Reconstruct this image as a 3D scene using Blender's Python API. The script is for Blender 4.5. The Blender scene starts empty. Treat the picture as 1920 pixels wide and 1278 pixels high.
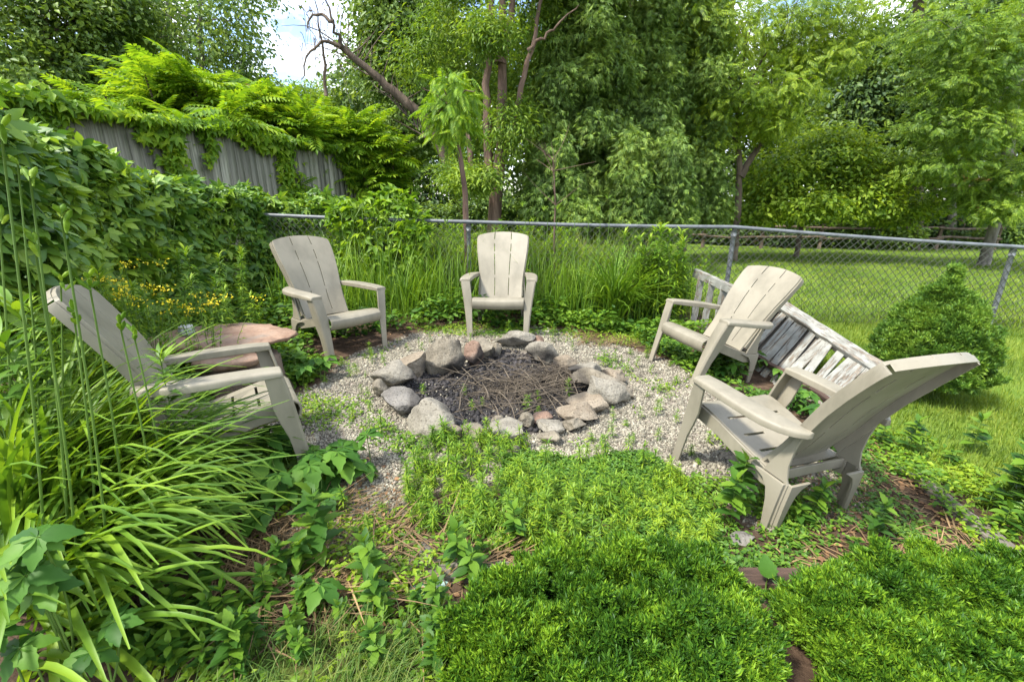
import bpy, bmesh, math, numpy as np
from mathutils import Matrix, Vector, noise as mnoise
SC = bpy.context.scene
COL = SC.collection
RAD = math.radians
rng = np.random.default_rng(7)
U = rng.uniform
TAU = 2*math.pi

# ------------------------------------------------------------------ camera
FPX, PITCH, CAMH = 850.0, RAD(17.34), 1.33
cam = bpy.data.cameras.new('camera'); camo = bpy.data.objects.new('camera', cam); COL.objects.link(camo)
cam.sensor_width = 36.0; cam.lens = FPX/1920*36.0; cam.clip_end = 3000; cam.clip_start = 0.03
camo.location = (0, 0, CAMH); camo.rotation_euler = (math.pi/2-PITCH, 0, 0)
SC.camera = camo
def ray(u, v):
    a, b = (u-960)/FPX, (639-v)/FPX
    return np.array([a, math.cos(PITCH)+b*math.sin(PITCH), -math.sin(PITCH)+b*math.cos(PITCH)])
def at_y(u, v, y):
    r = ray(u, v); return np.array([0, 0, CAMH])+r*(y/r[1])
def at_z(u, v, z):
    r = ray(u, v); return np.array([0, 0, CAMH])+r*((z-CAMH)/r[2])

# ------------------------------------------------------------------ chairs placement (measured from the photo)
CH = {'C': (-.137, 4.18, .051, .064, -.018, 0), 'BL': (-1.315, 3.732, -.946, .032, .046, .03), 'RB': (1.304, 3.517, 1.236, -.039, -.134, .041),
      'RF': (1.17, 2.355, 2.778, -.073, -.073, -.064), 'LF': (-1.143, 2.222, -2.13, .015, .039, .079)}
def chair_matrix(k):
    x, y, th, z, tx, ty = CH[k]
    return Matrix.Translation((x, y, z)) @ Matrix.Rotation(-th, 4, 'Z') @ Matrix.Rotation(ty, 4, 'Y') @ Matrix.Rotation(tx, 4, 'X')
FEET = []
for k in CH:
    for p in ((-.27, .02, 0), (.27, .02, 0), (-.24, .61, 0), (.24, .61, 0)):
        q = chair_matrix(k) @ Vector(p); FEET.append((q.x, q.y, q.z))
FEET = np.array(FEET)
# ------------------------------------------------------------------ terrain
def plane(x, y):
    xs = 7*np.tanh(x/7.0)
    ys = np.where(y < 5.5, y, 5.5-.35*(y-5.5)*np.exp(-np.maximum(y-5.5, 0)/30)-0*y)
    ys = np.where(y > 14, 5.5-.35*8.5*np.exp(-8.5/30)+.0*(y-14), ys)
    return -.08-.035*xs+.025*ys
def G(x, y):
    x = np.asarray(x, float); y = np.asarray(y, float)
    z = plane(x, y)
    num = np.zeros_like(z); den = np.full_like(z, .35)
    for fx, fy, fz in FEET:
        w = np.exp(-((x-fx)**2+(y-fy)**2)/(2*.16**2)); num = num+w*(fz+.006-plane(fx, fy)); den = den+w
    z = z+num/den
    z = z+.012*np.sin(x*5.1+1.3*np.sin(y*3.7))*np.sin(y*4.3+.7)*np.clip(1-np.hypot(x, y-3)/40, 0, 1)
    r = np.hypot(x-PIT[0], y-PIT[1])
    z = z-.09*np.clip(1-(r/.72)**3, 0, 1)
    return z
PIT = (-.07, 3.17)
CHC = [(CH[k][0]+.36*math.sin(CH[k][2]), CH[k][1]+.36*math.cos(CH[k][2]), CH[k][2]) for k in CH]
def chair_free(x, y, a=.34, b0=.40):
    ok = np.ones(np.shape(x), bool)
    for cx, cy, th in CHC:
        dx, dy = x-cx, y-cy; lx = dx*math.cos(th)-dy*math.sin(th); ly = dx*math.sin(th)+dy*math.cos(th); ok &= ~((np.abs(lx) < a) & (ly > -b0) & (ly < b0+.22))
    return ok
def at_g(u, v, dz=0.0):
    z = 0.0
    for _ in range(12):
        p = at_z(u, v, z+dz); z = float(G(p[0], p[1]))
    return np.array([p[0], p[1], z])

# ------------------------------------------------------------------ mesh builder
class MB:
    def __init__(s): s.v = []; s.f = []; s.n = 0
    def add(s, V, F, m=0):
        V = np.asarray(V, float).reshape(-1, 3); F = np.asarray(F, int)
        s.v.append(V); s.f.append((F+s.n, m)); s.n += len(V); return s
    def inst(s, T, pos, R, sc=1.0, m=0):
        V, F = T; N = len(pos); sc = np.broadcast_to(np.asarray(sc, float), (N,)) if np.ndim(sc) < 2 else sc
        S = sc[:, None, None] if np.ndim(sc) == 1 else sc[:, None, :]
        P = np.einsum('nij,nkj->nki', R, V[None]*S)+pos[:, None, :]
        nv = len(V)
        groups = F if isinstance(F, list) else [F]
        base = (np.arange(N)*nv)
        off = s.n; s.v.append(P.reshape(-1, 3)); s.n += N*nv
        for g in groups:
            mm = m
            if isinstance(g, tuple): g, mm = g
            g = np.asarray(g, int)
            s.f.append(((base[:, None, None]+g[None]).reshape(-1, g.shape[1])+off, mm))
        return s
    def build(s, name, mats, parent=None, smooth=False):
        me = bpy.data.meshes.new(name)
        V = np.concatenate(s.v).astype(np.float32)
        me.vertices.add(len(V)); me.vertices.foreach_set('co', V.ravel())
        tot = np.concatenate([np.full(len(f), f.shape[1], np.int32) for f, m in s.f])
        loops = np.concatenate([f.ravel() for f, m in s.f]).astype(np.int32)
        mi = np.concatenate([np.full(len(f), m, np.int32) for f, m in s.f])
        st = np.concatenate([[0], np.cumsum(tot)[:-1]]).astype(np.int32)
        me.loops.add(len(loops)); me.loops.foreach_set('vertex_index', loops)
        me.polygons.add(len(tot)); me.polygons.foreach_set('loop_start', st)
        try: me.polygons.foreach_set('loop_total', tot)
        except Exception: pass
        me.polygons.foreach_set('material_index', mi)
        if smooth: me.polygons.foreach_set('use_smooth', np.ones(len(tot), bool))
        for m in (mats if isinstance(mats, (list, tuple)) else [mats]): me.materials.append(m)
        me.update(calc_edges=True); me.validate()
        o = bpy.data.objects.new(name, me); COL.objects.link(o)
        if parent is not None: o.parent = parent
        return o
def empty(name, loc=(0, 0, 0), rz=0):
    o = bpy.data.objects.new(name, None); COL.objects.link(o); o.location = loc; o.rotation_euler = (0, 0, rz)
    o.empty_display_size = .1; return o
def tag(o, label=None, cat=None, group=None, kind=None):
    for k, v in (('label', label), ('category', cat), ('group', group), ('kind', kind)):
        if v: o[k] = v
    return o
def copy_tree(o, parent=None):
    c = o.copy(); COL.objects.link(c)
    if parent is not None: c.parent = parent
    for ch in o.children: copy_tree(ch, c)
    return c
def nrm(a): return a/np.maximum(np.linalg.norm(a, axis=-1, keepdims=True), 1e-9)
def frames(d, up):
    y = nrm(d); x = nrm(np.cross(y, up)); z = np.cross(x, y)
    return np.stack([x, y, z], axis=-1)
def rdir(n, r=None):
    return nrm((r or rng).normal(size=(n, 3)))
def rotz(a):
    c, s_ = np.cos(a), np.sin(a); z = np.zeros_like(a); o = np.ones_like(a)
    return np.stack([np.stack([c, -s_, z], -1), np.stack([s_, c, z], -1), np.stack([z, z, o], -1)], -2)
def tube(mb, P, r, sides=7, m=0, cap=True):
    P = np.asarray(P, float); n = len(P); r = np.broadcast_to(np.asarray(r, float), (n,))
    T = nrm(np.gradient(P, axis=0)); ref = np.eye(3)[int(np.abs(T).max(0).argmin())]
    a = nrm(np.cross(T, ref)); b = np.cross(T, a)
    ang = np.linspace(0, TAU, sides, endpoint=False)
    V = P[:, None]+r[:, None, None]*(np.cos(ang)[None, :, None]*a[:, None]+np.sin(ang)[None, :, None]*b[:, None])
    i, j = np.meshgrid(np.arange(n-1), np.arange(sides), indexing='ij'); j2 = (j+1) % sides
    F = np.stack([i*sides+j, i*sides+j2, (i+1)*sides+j2, (i+1)*sides+j], -1).reshape(-1, 4)
    off = mb.n; mb.add(V.reshape(-1, 3), F, m)
    if cap:
        mb.f.append((np.array([list(range(sides))])+off, m)); mb.f.append((np.array([list(range(sides))[::-1]])+off+(n-1)*sides, m))
def loft(mb, secs, closed=True, cap=True, m=0):
    S = np.asarray(secs, float); n, k = S.shape[:2]
    i, j = np.meshgrid(np.arange(n-1), np.arange(k if closed else k-1), indexing='ij'); j2 = (j+1) % k
    F = np.stack([i*k+j, i*k+j2, (i+1)*k+j2, (i+1)*k+j], -1).reshape(-1, 4)
    off = mb.n; mb.add(S.reshape(-1, 3), F, m)
    if cap:
        mb.f.append((np.array([list(range(k))[::-1]])+off, m)); mb.f.append((np.array([list(range(k))])+off+(n-1)*k, m))
def box(mb, c, s, R=None, m=0):
    V = np.array([[x, y, z] for x in (-.5, .5) for y in (-.5, .5) for z in (-.5, .5)])*np.asarray(s)
    if R is not None: V = V@np.asarray(R).T
    mb.add(V+np.asarray(c), [[0, 1, 3, 2], [4, 6, 7, 5], [0, 4, 5, 1], [2, 3, 7, 6], [0, 2, 6, 4], [1, 5, 7, 3]], m)
def bevel(o, w=.004, seg=2, ang=35):
    md = o.modifiers.new('bevel', 'BEVEL'); md.width = w; md.segments = seg; md.limit_method = 'ANGLE'; md.angle_limit = RAD(ang)
    for p in o.data.polygons: p.use_smooth = True
    w2 = o.modifiers.new('wn', 'WEIGHTED_NORMAL'); w2.keep_sharp = False
    return o
def smooth_noise(x, y, s, seed=0):
    r = np.random.default_rng(seed); z = np.zeros_like(np.asarray(x, float))
    for _ in range(7):
        a, b, c = r.uniform(0, TAU, 3); k = r.uniform(.6, 1.7)*s
        z = z+np.sin(x*math.cos(a)*k+y*math.sin(a)*k+b)*np.sin(x*math.cos(c)*k*.8-y*math.sin(c)*k*.8+b*2)
    return z/3.0

# ------------------------------------------------------------------ materials
def new_mat(name):
    m = bpy.data.materials.new(name); m.use_nodes = True; nt = m.node_tree; nt.nodes.clear()
    return m, nt, nt.nodes, nt.links
def N(nt, t, **kw):
    n = nt.nodes.new(t)
    for k, v in kw.items():
        if k in n.inputs: n.inputs[k].default_value = v
        else: setattr(n, k, v)
    return n
def c4(c): return (c[0], c[1], c[2], 1)
def ramp(nt, src, stops, interp='LINEAR'):
    r = nt.nodes.new('ShaderNodeValToRGB'); r.color_ramp.interpolation = interp; e = r.color_ramp.elements
    while len(e) < len(stops): e.new(.5)
    for i, (p, c) in enumerate(stops): e[i].position = p; e[i].color = c4(c)
    nt.links.new(src, r.inputs[0]); return r.outputs[0]
def mixc(nt, fac, a, b, mode='MIX'):
    n = nt.nodes.new('ShaderNodeMix'); n.data_type = 'RGBA'; n.blend_type = mode
    for s, v in ((n.inputs[0], fac), (n.inputs[6], a), (n.inputs[7], b)):
        if hasattr(v, 'is_linked'): nt.links.new(v, s)
        elif isinstance(v, (int, float)): s.default_value = v
        else: s.default_value = c4(v)
    return n.outputs[2]
def leafmat(name, cols, trans=.35, rough=.5, nscale=1.2, spec=.35):
    m, nt, nd, lk = new_mat(name)
    g = N(nt, 'ShaderNodeNewGeometry'); tc = N(nt, 'ShaderNodeTexCoord')
    nz = N(nt, 'ShaderNodeTexNoise'); nz.inputs['Scale'].default_value = nscale; nz.inputs['Detail'].default_value = 2
    lk.new(tc.outputs['Object'], nz.inputs['Vector'])
    ad = N(nt, 'ShaderNodeMath', operation='MULTIPLY_ADD'); lk.new(nz.outputs['Fac'], ad.inputs[0]); ad.inputs[1].default_value = 1.5
    sb = N(nt, 'ShaderNodeMath', operation='MULTIPLY_ADD'); lk.new(g.outputs['Random Per Island'], sb.inputs[0]); sb.inputs[1].default_value = .75; sb.inputs[2].default_value = -.63
    lk.new(sb.outputs[0], ad.inputs[2])
    cols = [(c[0]*1.45, c[1]*1.3, c[2]*1.05) for c in cols] if 'flower' not in name and 'petal' not in name else cols
    n = len(cols); col = ramp(nt, ad.outputs[0], [((i+.3)/(n-.4), c) for i, c in enumerate(cols)])
    p = N(nt, 'ShaderNodeBsdfPrincipled'); lk.new(col, p.inputs['Base Color']); p.inputs['Roughness'].default_value = rough
    p.inputs['Specular IOR Level'].default_value = spec
    tr = N(nt, 'ShaderNodeBsdfTranslucent'); lk.new(mixc(nt, 1.0, col, (1.35, 1.25, .55), 'MULTIPLY'), tr.inputs['Color'])
    mx = N(nt, 'ShaderNodeMixShader'); mx.inputs[0].default_value = trans
    lk.new(p.outputs[0], mx.inputs[1]); lk.new(tr.outputs[0], mx.inputs[2])
    o = N(nt, 'ShaderNodeOutputMaterial'); lk.new(mx.outputs[0], o.inputs[0]); return m
def solid(name, c1, c2, scale=8, rough=.7, bump=.3, bscale=30, stretch=(1, 1, 1), island=0.0, detail=5, spec=.4, bdist=.01, obj=True, c3=None):
    m, nt, nd, lk = new_mat(name)
    tc = N(nt, 'ShaderNodeTexCoord'); mp = N(nt, 'ShaderNodeMapping'); lk.new(tc.outputs['Object'], mp.inputs[0]); mp.inputs['Scale'].default_value = stretch
    nz = N(nt, 'ShaderNodeTexNoise'); nz.inputs['Scale'].default_value = scale; nz.inputs['Detail'].default_value = detail; nz.inputs['Roughness'].default_value = .65
    lk.new(mp.outputs[0], nz.inputs[0])
    st = [(.32, c1), (.68, c2)] if c3 is None else [(.3, c1), (.55, c2), (.72, c3)]
    col = ramp(nt, nz.outputs['Fac'], st)
    if island:
        g = N(nt, 'ShaderNodeNewGeometry'); mr = N(nt, 'ShaderNodeMapRange'); lk.new(g.outputs['Random Per Island'], mr.inputs[0])
        mr.inputs[3].default_value = 1-island; mr.inputs[4].default_value = 1+island
        cb = N(nt, 'ShaderNodeCombineColor')
        for i in range(3): lk.new(mr.outputs[0], cb.inputs[i])
        col = mixc(nt, 1.0, col, cb.outputs[0], 'MULTIPLY')
    p = N(nt, 'ShaderNodeBsdfPrincipled'); lk.new(col, p.inputs['Base Color']); p.inputs['Roughness'].default_value = rough; p.inputs['Specular IOR Level'].default_value = spec
    b2 = N(nt, 'ShaderNodeTexNoise'); b2.inputs['Scale'].default_value = bscale; b2.inputs['Detail'].default_value = 6; lk.new(mp.outputs[0], b2.inputs[0])
    bp = N(nt, 'ShaderNodeBump'); bp.inputs['Strength'].default_value = bump; bp.inputs['Distance'].default_value = bdist; lk.new(b2.outputs['Fac'], bp.inputs['Height']); lk.new(bp.outputs[0], p.inputs['Normal'])
    o = N(nt, 'ShaderNodeOutputMaterial'); lk.new(p.outputs[0], o.inputs[0]); return m

M = {}
M['maple'] = leafmat('maple_leaves', [(.042, .088, .03), (.082, .155, .034), (.14, .23, .04)])
M['dark'] = leafmat('dark_leaves', [(.036, .075, .038), (.065, .125, .038), (.115, .19, .038)])
M['poplar'] = leafmat('poplar_leaves', [(.05, .105, .032), (.095, .175, .042), (.15, .235, .055)])
M['sumac'] = leafmat('sumac_leaves', [(.06, .14, .014), (.115, .235, .018), (.20, .32, .024)], trans=.45)
M['vine'] = leafmat('creeper_leaves', [(.04, .11, .022), (.09, .19, .028), (.18, .30, .034)], trans=.33, spec=.5)
M['cedar'] = leafmat('cedar_sprays', [(.055, .115, .028), (.10, .19, .038), (.165, .26, .048)], trans=.25, nscale=.9)
M['locust'] = leafmat('locust_leaves', [(.06, .125, .016), (.125, .22, .022), (.21, .31, .03)], trans=.42)
M['light'] = leafmat('light_leaves', [(.05, .115, .02), (.10, .19, .026), (.17, .27, .034)], trans=.4)
M['lily'] = leafmat('daylily_blades', [(.045, .115, .013), (.09, .19, .018), (.15, .265, .024)], trans=.36, spec=.4, nscale=2)
M['rod'] = leafmat('goldenrod_leaves', [(.05, .13, .014), (.11, .22, .018), (.20, .31, .024)], trans=.4, nscale=2)
M['weed'] = leafmat('broad_weed_leaves', [(.028, .085, .014), (.06, .145, .018), (.11, .21, .022)], trans=.35, spec=.25)
M['cover'] = leafmat('groundcover_leaves', [(.035, .10, .016), (.07, .165, .02), (.12, .22, .024)], trans=.3)
M['yew'] = leafmat('evergreen_needles', [(.020, .070, .008), (.055, .145, .012), (.145, .275, .020)], trans=.28, nscale=5, spec=.35)
M['spruce'] = leafmat('spruce_needles', [(.03, .085, .014), (.065, .15, .02), (.13, .23, .028)], trans=.2, nscale=5)
M['grass'] = leafmat('grass_blades', [(.045, .10, .013), (.09, .165, .017), (.16, .225, .03)], trans=.35, nscale=1.5)
M['drygrass'] = leafmat('mixed_grass', [(.035, .09, .014), (.06, .13, .02), (.11, .15, .035)], trans=.3, nscale=3)
M['stalk'] = leafmat('green_stalk', [(.045, .10, .02), (.08, .15, .03)], trans=.1)
M['yellow'] = leafmat('yellow_flowers', [(.62, .50, .015), (.85, .70, .03)], trans=.2)
M['red'] = leafmat('red_petals', [(.5, .02, .03), (.65, .05, .05)], trans=.2)
M['straw'] = solid('dry_straw', (.10, .062, .03), (.24, .16, .075), 3, .8, .1, island=.5)
M['twig'] = solid('dry_twig', (.035, .028, .02), (.14, .112, .078), 6, .85, .2, island=.45)
M['bark'] = solid('grey_brown_bark', (.045, .032, .022), (.15, .11, .08), 6, .9, .9, 18, (1, 1, .25), bdist=.03)
M['redbark'] = solid('reddish_bark', (.055, .032, .022), (.19, .125, .092), 9, .9, .9, 22, (1, 1, .12), bdist=.03)
M['palebark'] = solid('pale_bark', (.07, .06, .05), (.24, .215, .185), 7, .9, .8, 20, (1, 1, .3), bdist=.02)
M['plastic'] = solid('taupe_plastic', (.160, .145, .106), (.234, .211, .158), 3.2, .5, .10, 220, spec=.4, bdist=.002, detail=10, stretch=(1.6, 1.6, .7), c3=(.250, .226, .171))
M['steel'] = solid('galvanised_steel', (.075, .083, .088), (.145, .157, .166), 9, .5, .1, 60, spec=.5)
M['wire'] = solid('chain_wire', (.03, .035, .025), (.07, .075, .06), 3, .6, .0)
M['greywood'] = solid('weathered_grey_boards', (.115, .112, .088), (.31, .30, .245), 14, .9, .2, 40, (3, 3, .10), island=.42, bdist=.004)
M['capwood'] = solid('weathered_cap_rail', (.10, .085, .065), (.24, .21, .17), 6, .9, .6, 25, island=.2, bdist=.004)
M['timber'] = solid('weathered_timber', (.07, .06, .048), (.20, .18, .15), 8, .9, 1.0, 24, (3, 3, .25), bdist=.008)
M['brown_timber'] = solid('brown_timber', (.03, .018, .013), (.12, .075, .055), 9, .9, 1.0, 24, (3, 3, .25), bdist=.008)
M['slab'] = solid('pink_stone_slab', (.17, .095, .06), (.27, .18, .125), 5, .8, .9, 14, bdist=.02, c3=(.22, .18, .145))
M['orange'] = solid('reddish_lumber', (.30, .10, .035), (.45, .17, .07), 4, .8, .2)

# peeling white paint on old wood
def peeling():
    m, nt, nd, lk = new_mat('peeling_white_paint')
    tc = N(nt, 'ShaderNodeTexCoord'); mp = N(nt, 'ShaderNodeMapping'); lk.new(tc.outputs['Object'], mp.inputs[0]); mp.inputs['Scale'].default_value = (1, 1, .16)
    oi = N(nt, 'ShaderNodeObjectInfo'); ml = N(nt, 'ShaderNodeMath', operation='MULTIPLY'); ml.inputs[1].default_value = 37.0; lk.new(oi.outputs['Random'], ml.inputs[0]); lk.new(ml.outputs[0], mp.inputs['Location'])
    n1 = N(nt, 'ShaderNodeTexNoise'); n1.inputs['Scale'].default_value = 34; n1.inputs['Detail'].default_value = 8; n1.inputs['Roughness'].default_value = .7; lk.new(mp.outputs[0], n1.inputs[0])
    n2 = N(nt, 'ShaderNodeTexNoise'); n2.inputs['Scale'].default_value = 60; n2.inputs['Detail'].default_value = 6; lk.new(mp.outputs[0], n2.inputs[0])
    n3 = N(nt, 'ShaderNodeTexNoise'); n3.inputs['Scale'].default_value = 9; n3.inputs['Detail'].default_value = 3; lk.new(tc.outputs['Object'], n3.inputs[0])
    wood = ramp(nt, n2.outputs['Fac'], [(.3, (.07, .055, .04)), (.7, (.25, .21, .16))])
    paint = ramp(nt, n3.outputs['Fac'], [(.3, (.17, .17, .148)), (.7, (.29, .29, .26))])
    fac = ramp(nt, n1.outputs['Fac'], [(.43, (1, 1, 1)), (.50, (0, 0, 0))])
    p = N(nt, 'ShaderNodeBsdfPrincipled'); lk.new(mixc(nt, fac, paint, wood), p.inputs['Base Color']); p.inputs['Roughness'].default_value = .8
    bp = N(nt, 'ShaderNodeBump'); bp.inputs['Strength'].default_value = .7; bp.inputs['Distance'].default_value = .004; bp.invert = True
    lk.new(fac, bp.inputs['Height']); lk.new(bp.outputs[0], p.inputs['Normal'])
    o = N(nt, 'ShaderNodeOutputMaterial'); lk.new(p.outputs[0], o.inputs[0]); return m
M['peel'] = peeling()
def soot(m):
    nt = m.node_tree; p = next(n for n in nt.nodes if n.type == 'BSDF_PRINCIPLED'); src = p.inputs['Base Color'].links[0].from_socket
    at = N(nt, 'ShaderNodeVertexColor'); at.layer_name = 'soot'; sp_ = N(nt, 'ShaderNodeSeparateColor'); nt.links.new(at.outputs['Color'], sp_.inputs[0])
    tc = N(nt, 'ShaderNodeTexCoord'); nz = N(nt, 'ShaderNodeTexNoise'); nz.inputs['Scale'].default_value = 90; nz.inputs['Detail'].default_value = 4; nt.links.new(tc.outputs['Object'], nz.inputs[0])
    spk = ramp(nt, nz.outputs['Fac'], [(.33, (.45, .43, .4)), (.45, (1, 1, 1)), (.62, (1, 1, 1)), (.7, (1.25, 1.25, 1.2))])
    c = mixc(nt, sp_.outputs[0], mixc(nt, 1.0, src, spk, 'MULTIPLY'), (.022, .019, .017)); nt.links.new(c, p.inputs['Base Color']); return m
def stone_mat(name, a, b, c, spots=.0):
    a, b, c = [tuple(x*.53 for x in q) for q in (a, b, c)]; return soot(solid(name, a, b, 7, .9, 1.0, 34, bdist=.012, c3=c, detail=12))
STM = {'grey': stone_mat('grey_fieldstone', (.175, .15, .108), (.36, .312, .232), (.47, .42, .325)),
       'pale': stone_mat('pale_fieldstone', (.24, .215, .17), (.41, .375, .30), (.50, .46, .385)),
       'tan': stone_mat('tan_stone', (.26, .20, .135), (.40, .33, .24), (.46, .40, .31)),
       'red': stone_mat('reddish_brick_stone', (.22, .13, .09), (.38, .25, .18), (.36, .29, .23)),
       'blue': stone_mat('bluish_grey_stone', (.16, .148, .128), (.30, .28, .25), (.41, .38, .325))}

# ------------------------------------------------------------------ leaf templates (y along leaf, z normal)
def t_diamond(w=.5, fold=.12, droop=.1):
    return (np.array([[0, 0, 0], [-w/2, .45, fold], [0, 1, -droop], [w/2, .45, fold], ]), np.array([[0, 2, 1], [0, 3, 2]]))
def t_leaf(w=.5, fold=.10, droop=.22, k=3):
    ys = np.linspace(0, 1, k+2); V = []; 
    for y in ys:
        hw = w/2*math.sin(math.pi*min(1, max(0, y))**.8) if 0 < y < 1 else 0.0
        z = -droop*y*y
        V += [[-hw, y, z+fold*hw*2], [0, y, z], [hw, y, z+fold*hw*2]]
    F = []
    for i in range(k+1):
        a = i*3; F += [[a, a+1, a+4, a+3], [a+1, a+2, a+5, a+4]]
    return (np.array(V), np.array(F))
def t_join(parts):
    V = []; G4 = {}; n = 0
    for (v, f), R, p, s in parts:
        V.append((v*s)@np.asarray(R).T+np.asarray(p)); f = np.asarray(f); G4.setdefault(f.shape[1], []).append(f+n); n += len(v)
    F = [np.concatenate(x) for x in G4.values()]
    return (np.concatenate(V), F if len(F) > 1 else F[0])
def RZ(a): c, s = math.cos(a), math.sin(a); return np.array([[c, -s, 0], [s, c, 0], [0, 0, 1]])
def RX(a): c, s = math.cos(a), math.sin(a); return np.array([[1, 0, 0], [0, c, -s], [0, s, c]])
def RY(a): c, s = math.cos(a), math.sin(a); return np.array([[c, 0, s], [0, 1, 0], [-s, 0, c]])
def t_serr(w=.55, k=4, fold=.12, droop=.25):
    V = []; ys = np.linspace(0, 1, 2*k+2)
    for i, y in enumerate(ys):
        hw = 0 if i in (0, len(ys)-1) else w/2*math.sin(math.pi*(y**.75))*(1.12 if i % 2 == 0 else .92)
        z = -droop*y*y; V += [[-hw, y+(.03 if i % 2 == 0 else 0), z+fold*hw*2], [0, y, z], [hw, y+(.03 if i % 2 == 0 else 0), z+fold*hw*2]]
    F = []
    for i in range(2*k+1):
        a = i*3; F += [[a, a+1, a+4, a+3], [a+1, a+2, a+5, a+4]]
    return (np.array(V), np.array(F))
def t_palm(leaf, n=5, spread=2.3):
    ps = []
    for i in range(n):
        t = i/(n-1)-.5; ps.append((leaf, RZ(-t*spread*1.75)@RX(-.12-.25*abs(t)), (0, .02, 0), 1-.75*t*t*1.2))
    return t_join(ps)
def t_pinnate(leaf, pairs=8, ll=.3, droop=.5):
    ps = []; 
    for i in range(pairs):
        s = (i+1)/(pairs+.5); y = s; z = -droop*s*s*.6
        L = ll*(.55+.6*math.sin(math.pi*(.15+.75*s)))
        for sg in (-1, 1): ps.append((leaf, RZ(-sg*(1.15-.35*s))@RX(-.35), (0, y, z), L))
    ps.append((leaf, RX(-.6), (0, 1, -droop*.6), ll*.8))
    st = (np.array([[-.006, 0, 0], [.006, 0, 0], [.004, .5, -droop*.15], [-.004, .5, -droop*.15], [.002, 1, -droop*.6], [-.002, 1, -droop*.6]]), np.array([[0, 1, 2, 3], [3, 2, 4, 5]]))
    ps.append((st, np.eye(3), (0, 0, 0), 1)); return t_join(ps)
DIA = t_diamond(.55); NARROW = t_diamond(.30, .06, .2); LEAF = t_leaf(.5); LANCE = t_leaf(.17, .12, .4, 2); SERR = t_serr()
PALM = t_palm(t_diamond(.5, .10, .22)); PALM_HI = t_palm(t_serr(.56)); PALM_MID = t_palm(t_leaf(.52, .12, .25, 2))
PINN = t_pinnate(t_diamond(.30, .03, .15), 9, .30); PINN_LO = t_pinnate(t_diamond(.36, .03, .1), 5, .36, .4)
SPRAY = t_join([(t_diamond(.16, .02, .25), RZ(a)@RY(b), (0, y, -.25*y*y), s) for a, b, y, s in ((0, 0, 0, 1), (.6, .3, .15, .6), (-.6, -.3, .2, .6), (.5, .5, .42, .5), (-.5, .2, .5, .5))])

def blades(mb, root, az, tilt, length, width, droop, segs=6, m=0, fold=.25, pw=1.4):
    root = np.asarray(root, float); n = len(root); s = np.linspace(0, 1, segs+1)
    th = tilt[:, None]+droop[:, None]*s[None]**pw; ds = length[:, None]/segs
    dr = np.cumsum(np.sin(th)*ds, 1)-np.sin(th)*ds; dz = np.cumsum(np.cos(th)*ds, 1)-np.cos(th)*ds
    c, sn = np.cos(az)[:, None], np.sin(az)[:, None]
    P = root[:, None]+np.stack([c*dr, sn*dr, dz], -1)
    w = width[:, None]*np.clip(np.minimum(.55+2*s, (1.02-s)**.55*1.35), .03, 1)[None]/2
    side = np.stack([-sn+0*s, c+0*s, 0*s+0*c], -1)
    nor = np.stack([-np.cos(th)*c, -np.cos(th)*sn, np.sin(th)], -1)
    L = P+side*w[..., None]+nor*(w*fold*2)[..., None]; Rr = P-side*w[..., None]+nor*(w*fold*2)[..., None]
    V = np.stack([L, P, Rr], 2).reshape(-1, 3)
    k = (segs+1)*3; b = np.arange(n)*k; i = np.arange(segs)*3
    q = np.concatenate([np.stack([i, i+1, i+4, i+3], -1), np.stack([i+1, i+2, i+5, i+4], -1)])
    mb.add(V, (b[:, None, None]+q[None]).reshape(-1, 4), m)

# ------------------------------------------------------------------ world and sun
SUN_EL, SUN_AZ = RAD(57), RAD(240)       # compass-like angle measured clockwise from +Y
w = bpy.data.worlds.new('World'); SC.world = w; w.use_nodes = True; nt = w.node_tree; nt.nodes.clear()
sky = nt.nodes.new('ShaderNodeTexSky'); sky.sky_type = 'NISHITA'; sky.sun_disc = False; sky.sun_elevation = SUN_EL; sky.sun_rotation = SUN_AZ
sky.air_density = 1.0; sky.dust_density = 1.0; sky.ozone_density = 1.5
tc = nt.nodes.new('ShaderNodeTexCoord'); mp = nt.nodes.new('ShaderNodeMapping'); nt.links.new(tc.outputs['Generated'], mp.inputs[0]); mp.inputs['Scale'].default_value = (1, 1, 1.9); mp.inputs['Location'].default_value = (.15, 0, .1)
nz = nt.nodes.new('ShaderNodeTexNoise'); nz.inputs['Scale'].default_value = 3.2; nz.inputs['Detail'].default_value = 9; nz.inputs['Roughness'].default_value = .55; nt.links.new(mp.outputs[0], nz.inputs[0])
cl = ramp(nt, nz.outputs['Fac'], [(.46, (0, 0, 0)), (.56, (1, 1, 1))])
skyc = mixc(nt, cl, sky.outputs[0], (7.2, 7.4, 7.7))
bg = nt.nodes.new('ShaderNodeBackground'); bg.inputs['Strength'].default_value = .145; nt.links.new(skyc, bg.inputs[0])
wo = nt.nodes.new('ShaderNodeOutputWorld'); nt.links.new(bg.outputs[0], wo.inputs[0])
sl = bpy.data.lights.new('sun', 'SUN'); sl.energy = 3.0; sl.angle = RAD(7); sl.color = (1, .95, .86)
so = bpy.data.objects.new('sun', sl); COL.objects.link(so)
sd = Vector((math.sin(SUN_AZ)*math.cos(SUN_EL), math.cos(SUN_AZ)*math.cos(SUN_EL), math.sin(SUN_EL)))
so.rotation_euler = sd.to_track_quat('Z', 'Y').to_euler()
so.location = (0, 0, 20)
SC.view_settings.view_transform = 'Standard'; SC.view_settings.look = 'None'; SC.view_settings.exposure = 1.52; SC.view_settings.gamma = 1
SC.cycles.max_bounces = 10; SC.cycles.transparent_max_bounces = 4; SC.cycles.diffuse_bounces = 8; SC.cycles.use_denoising = True

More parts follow.
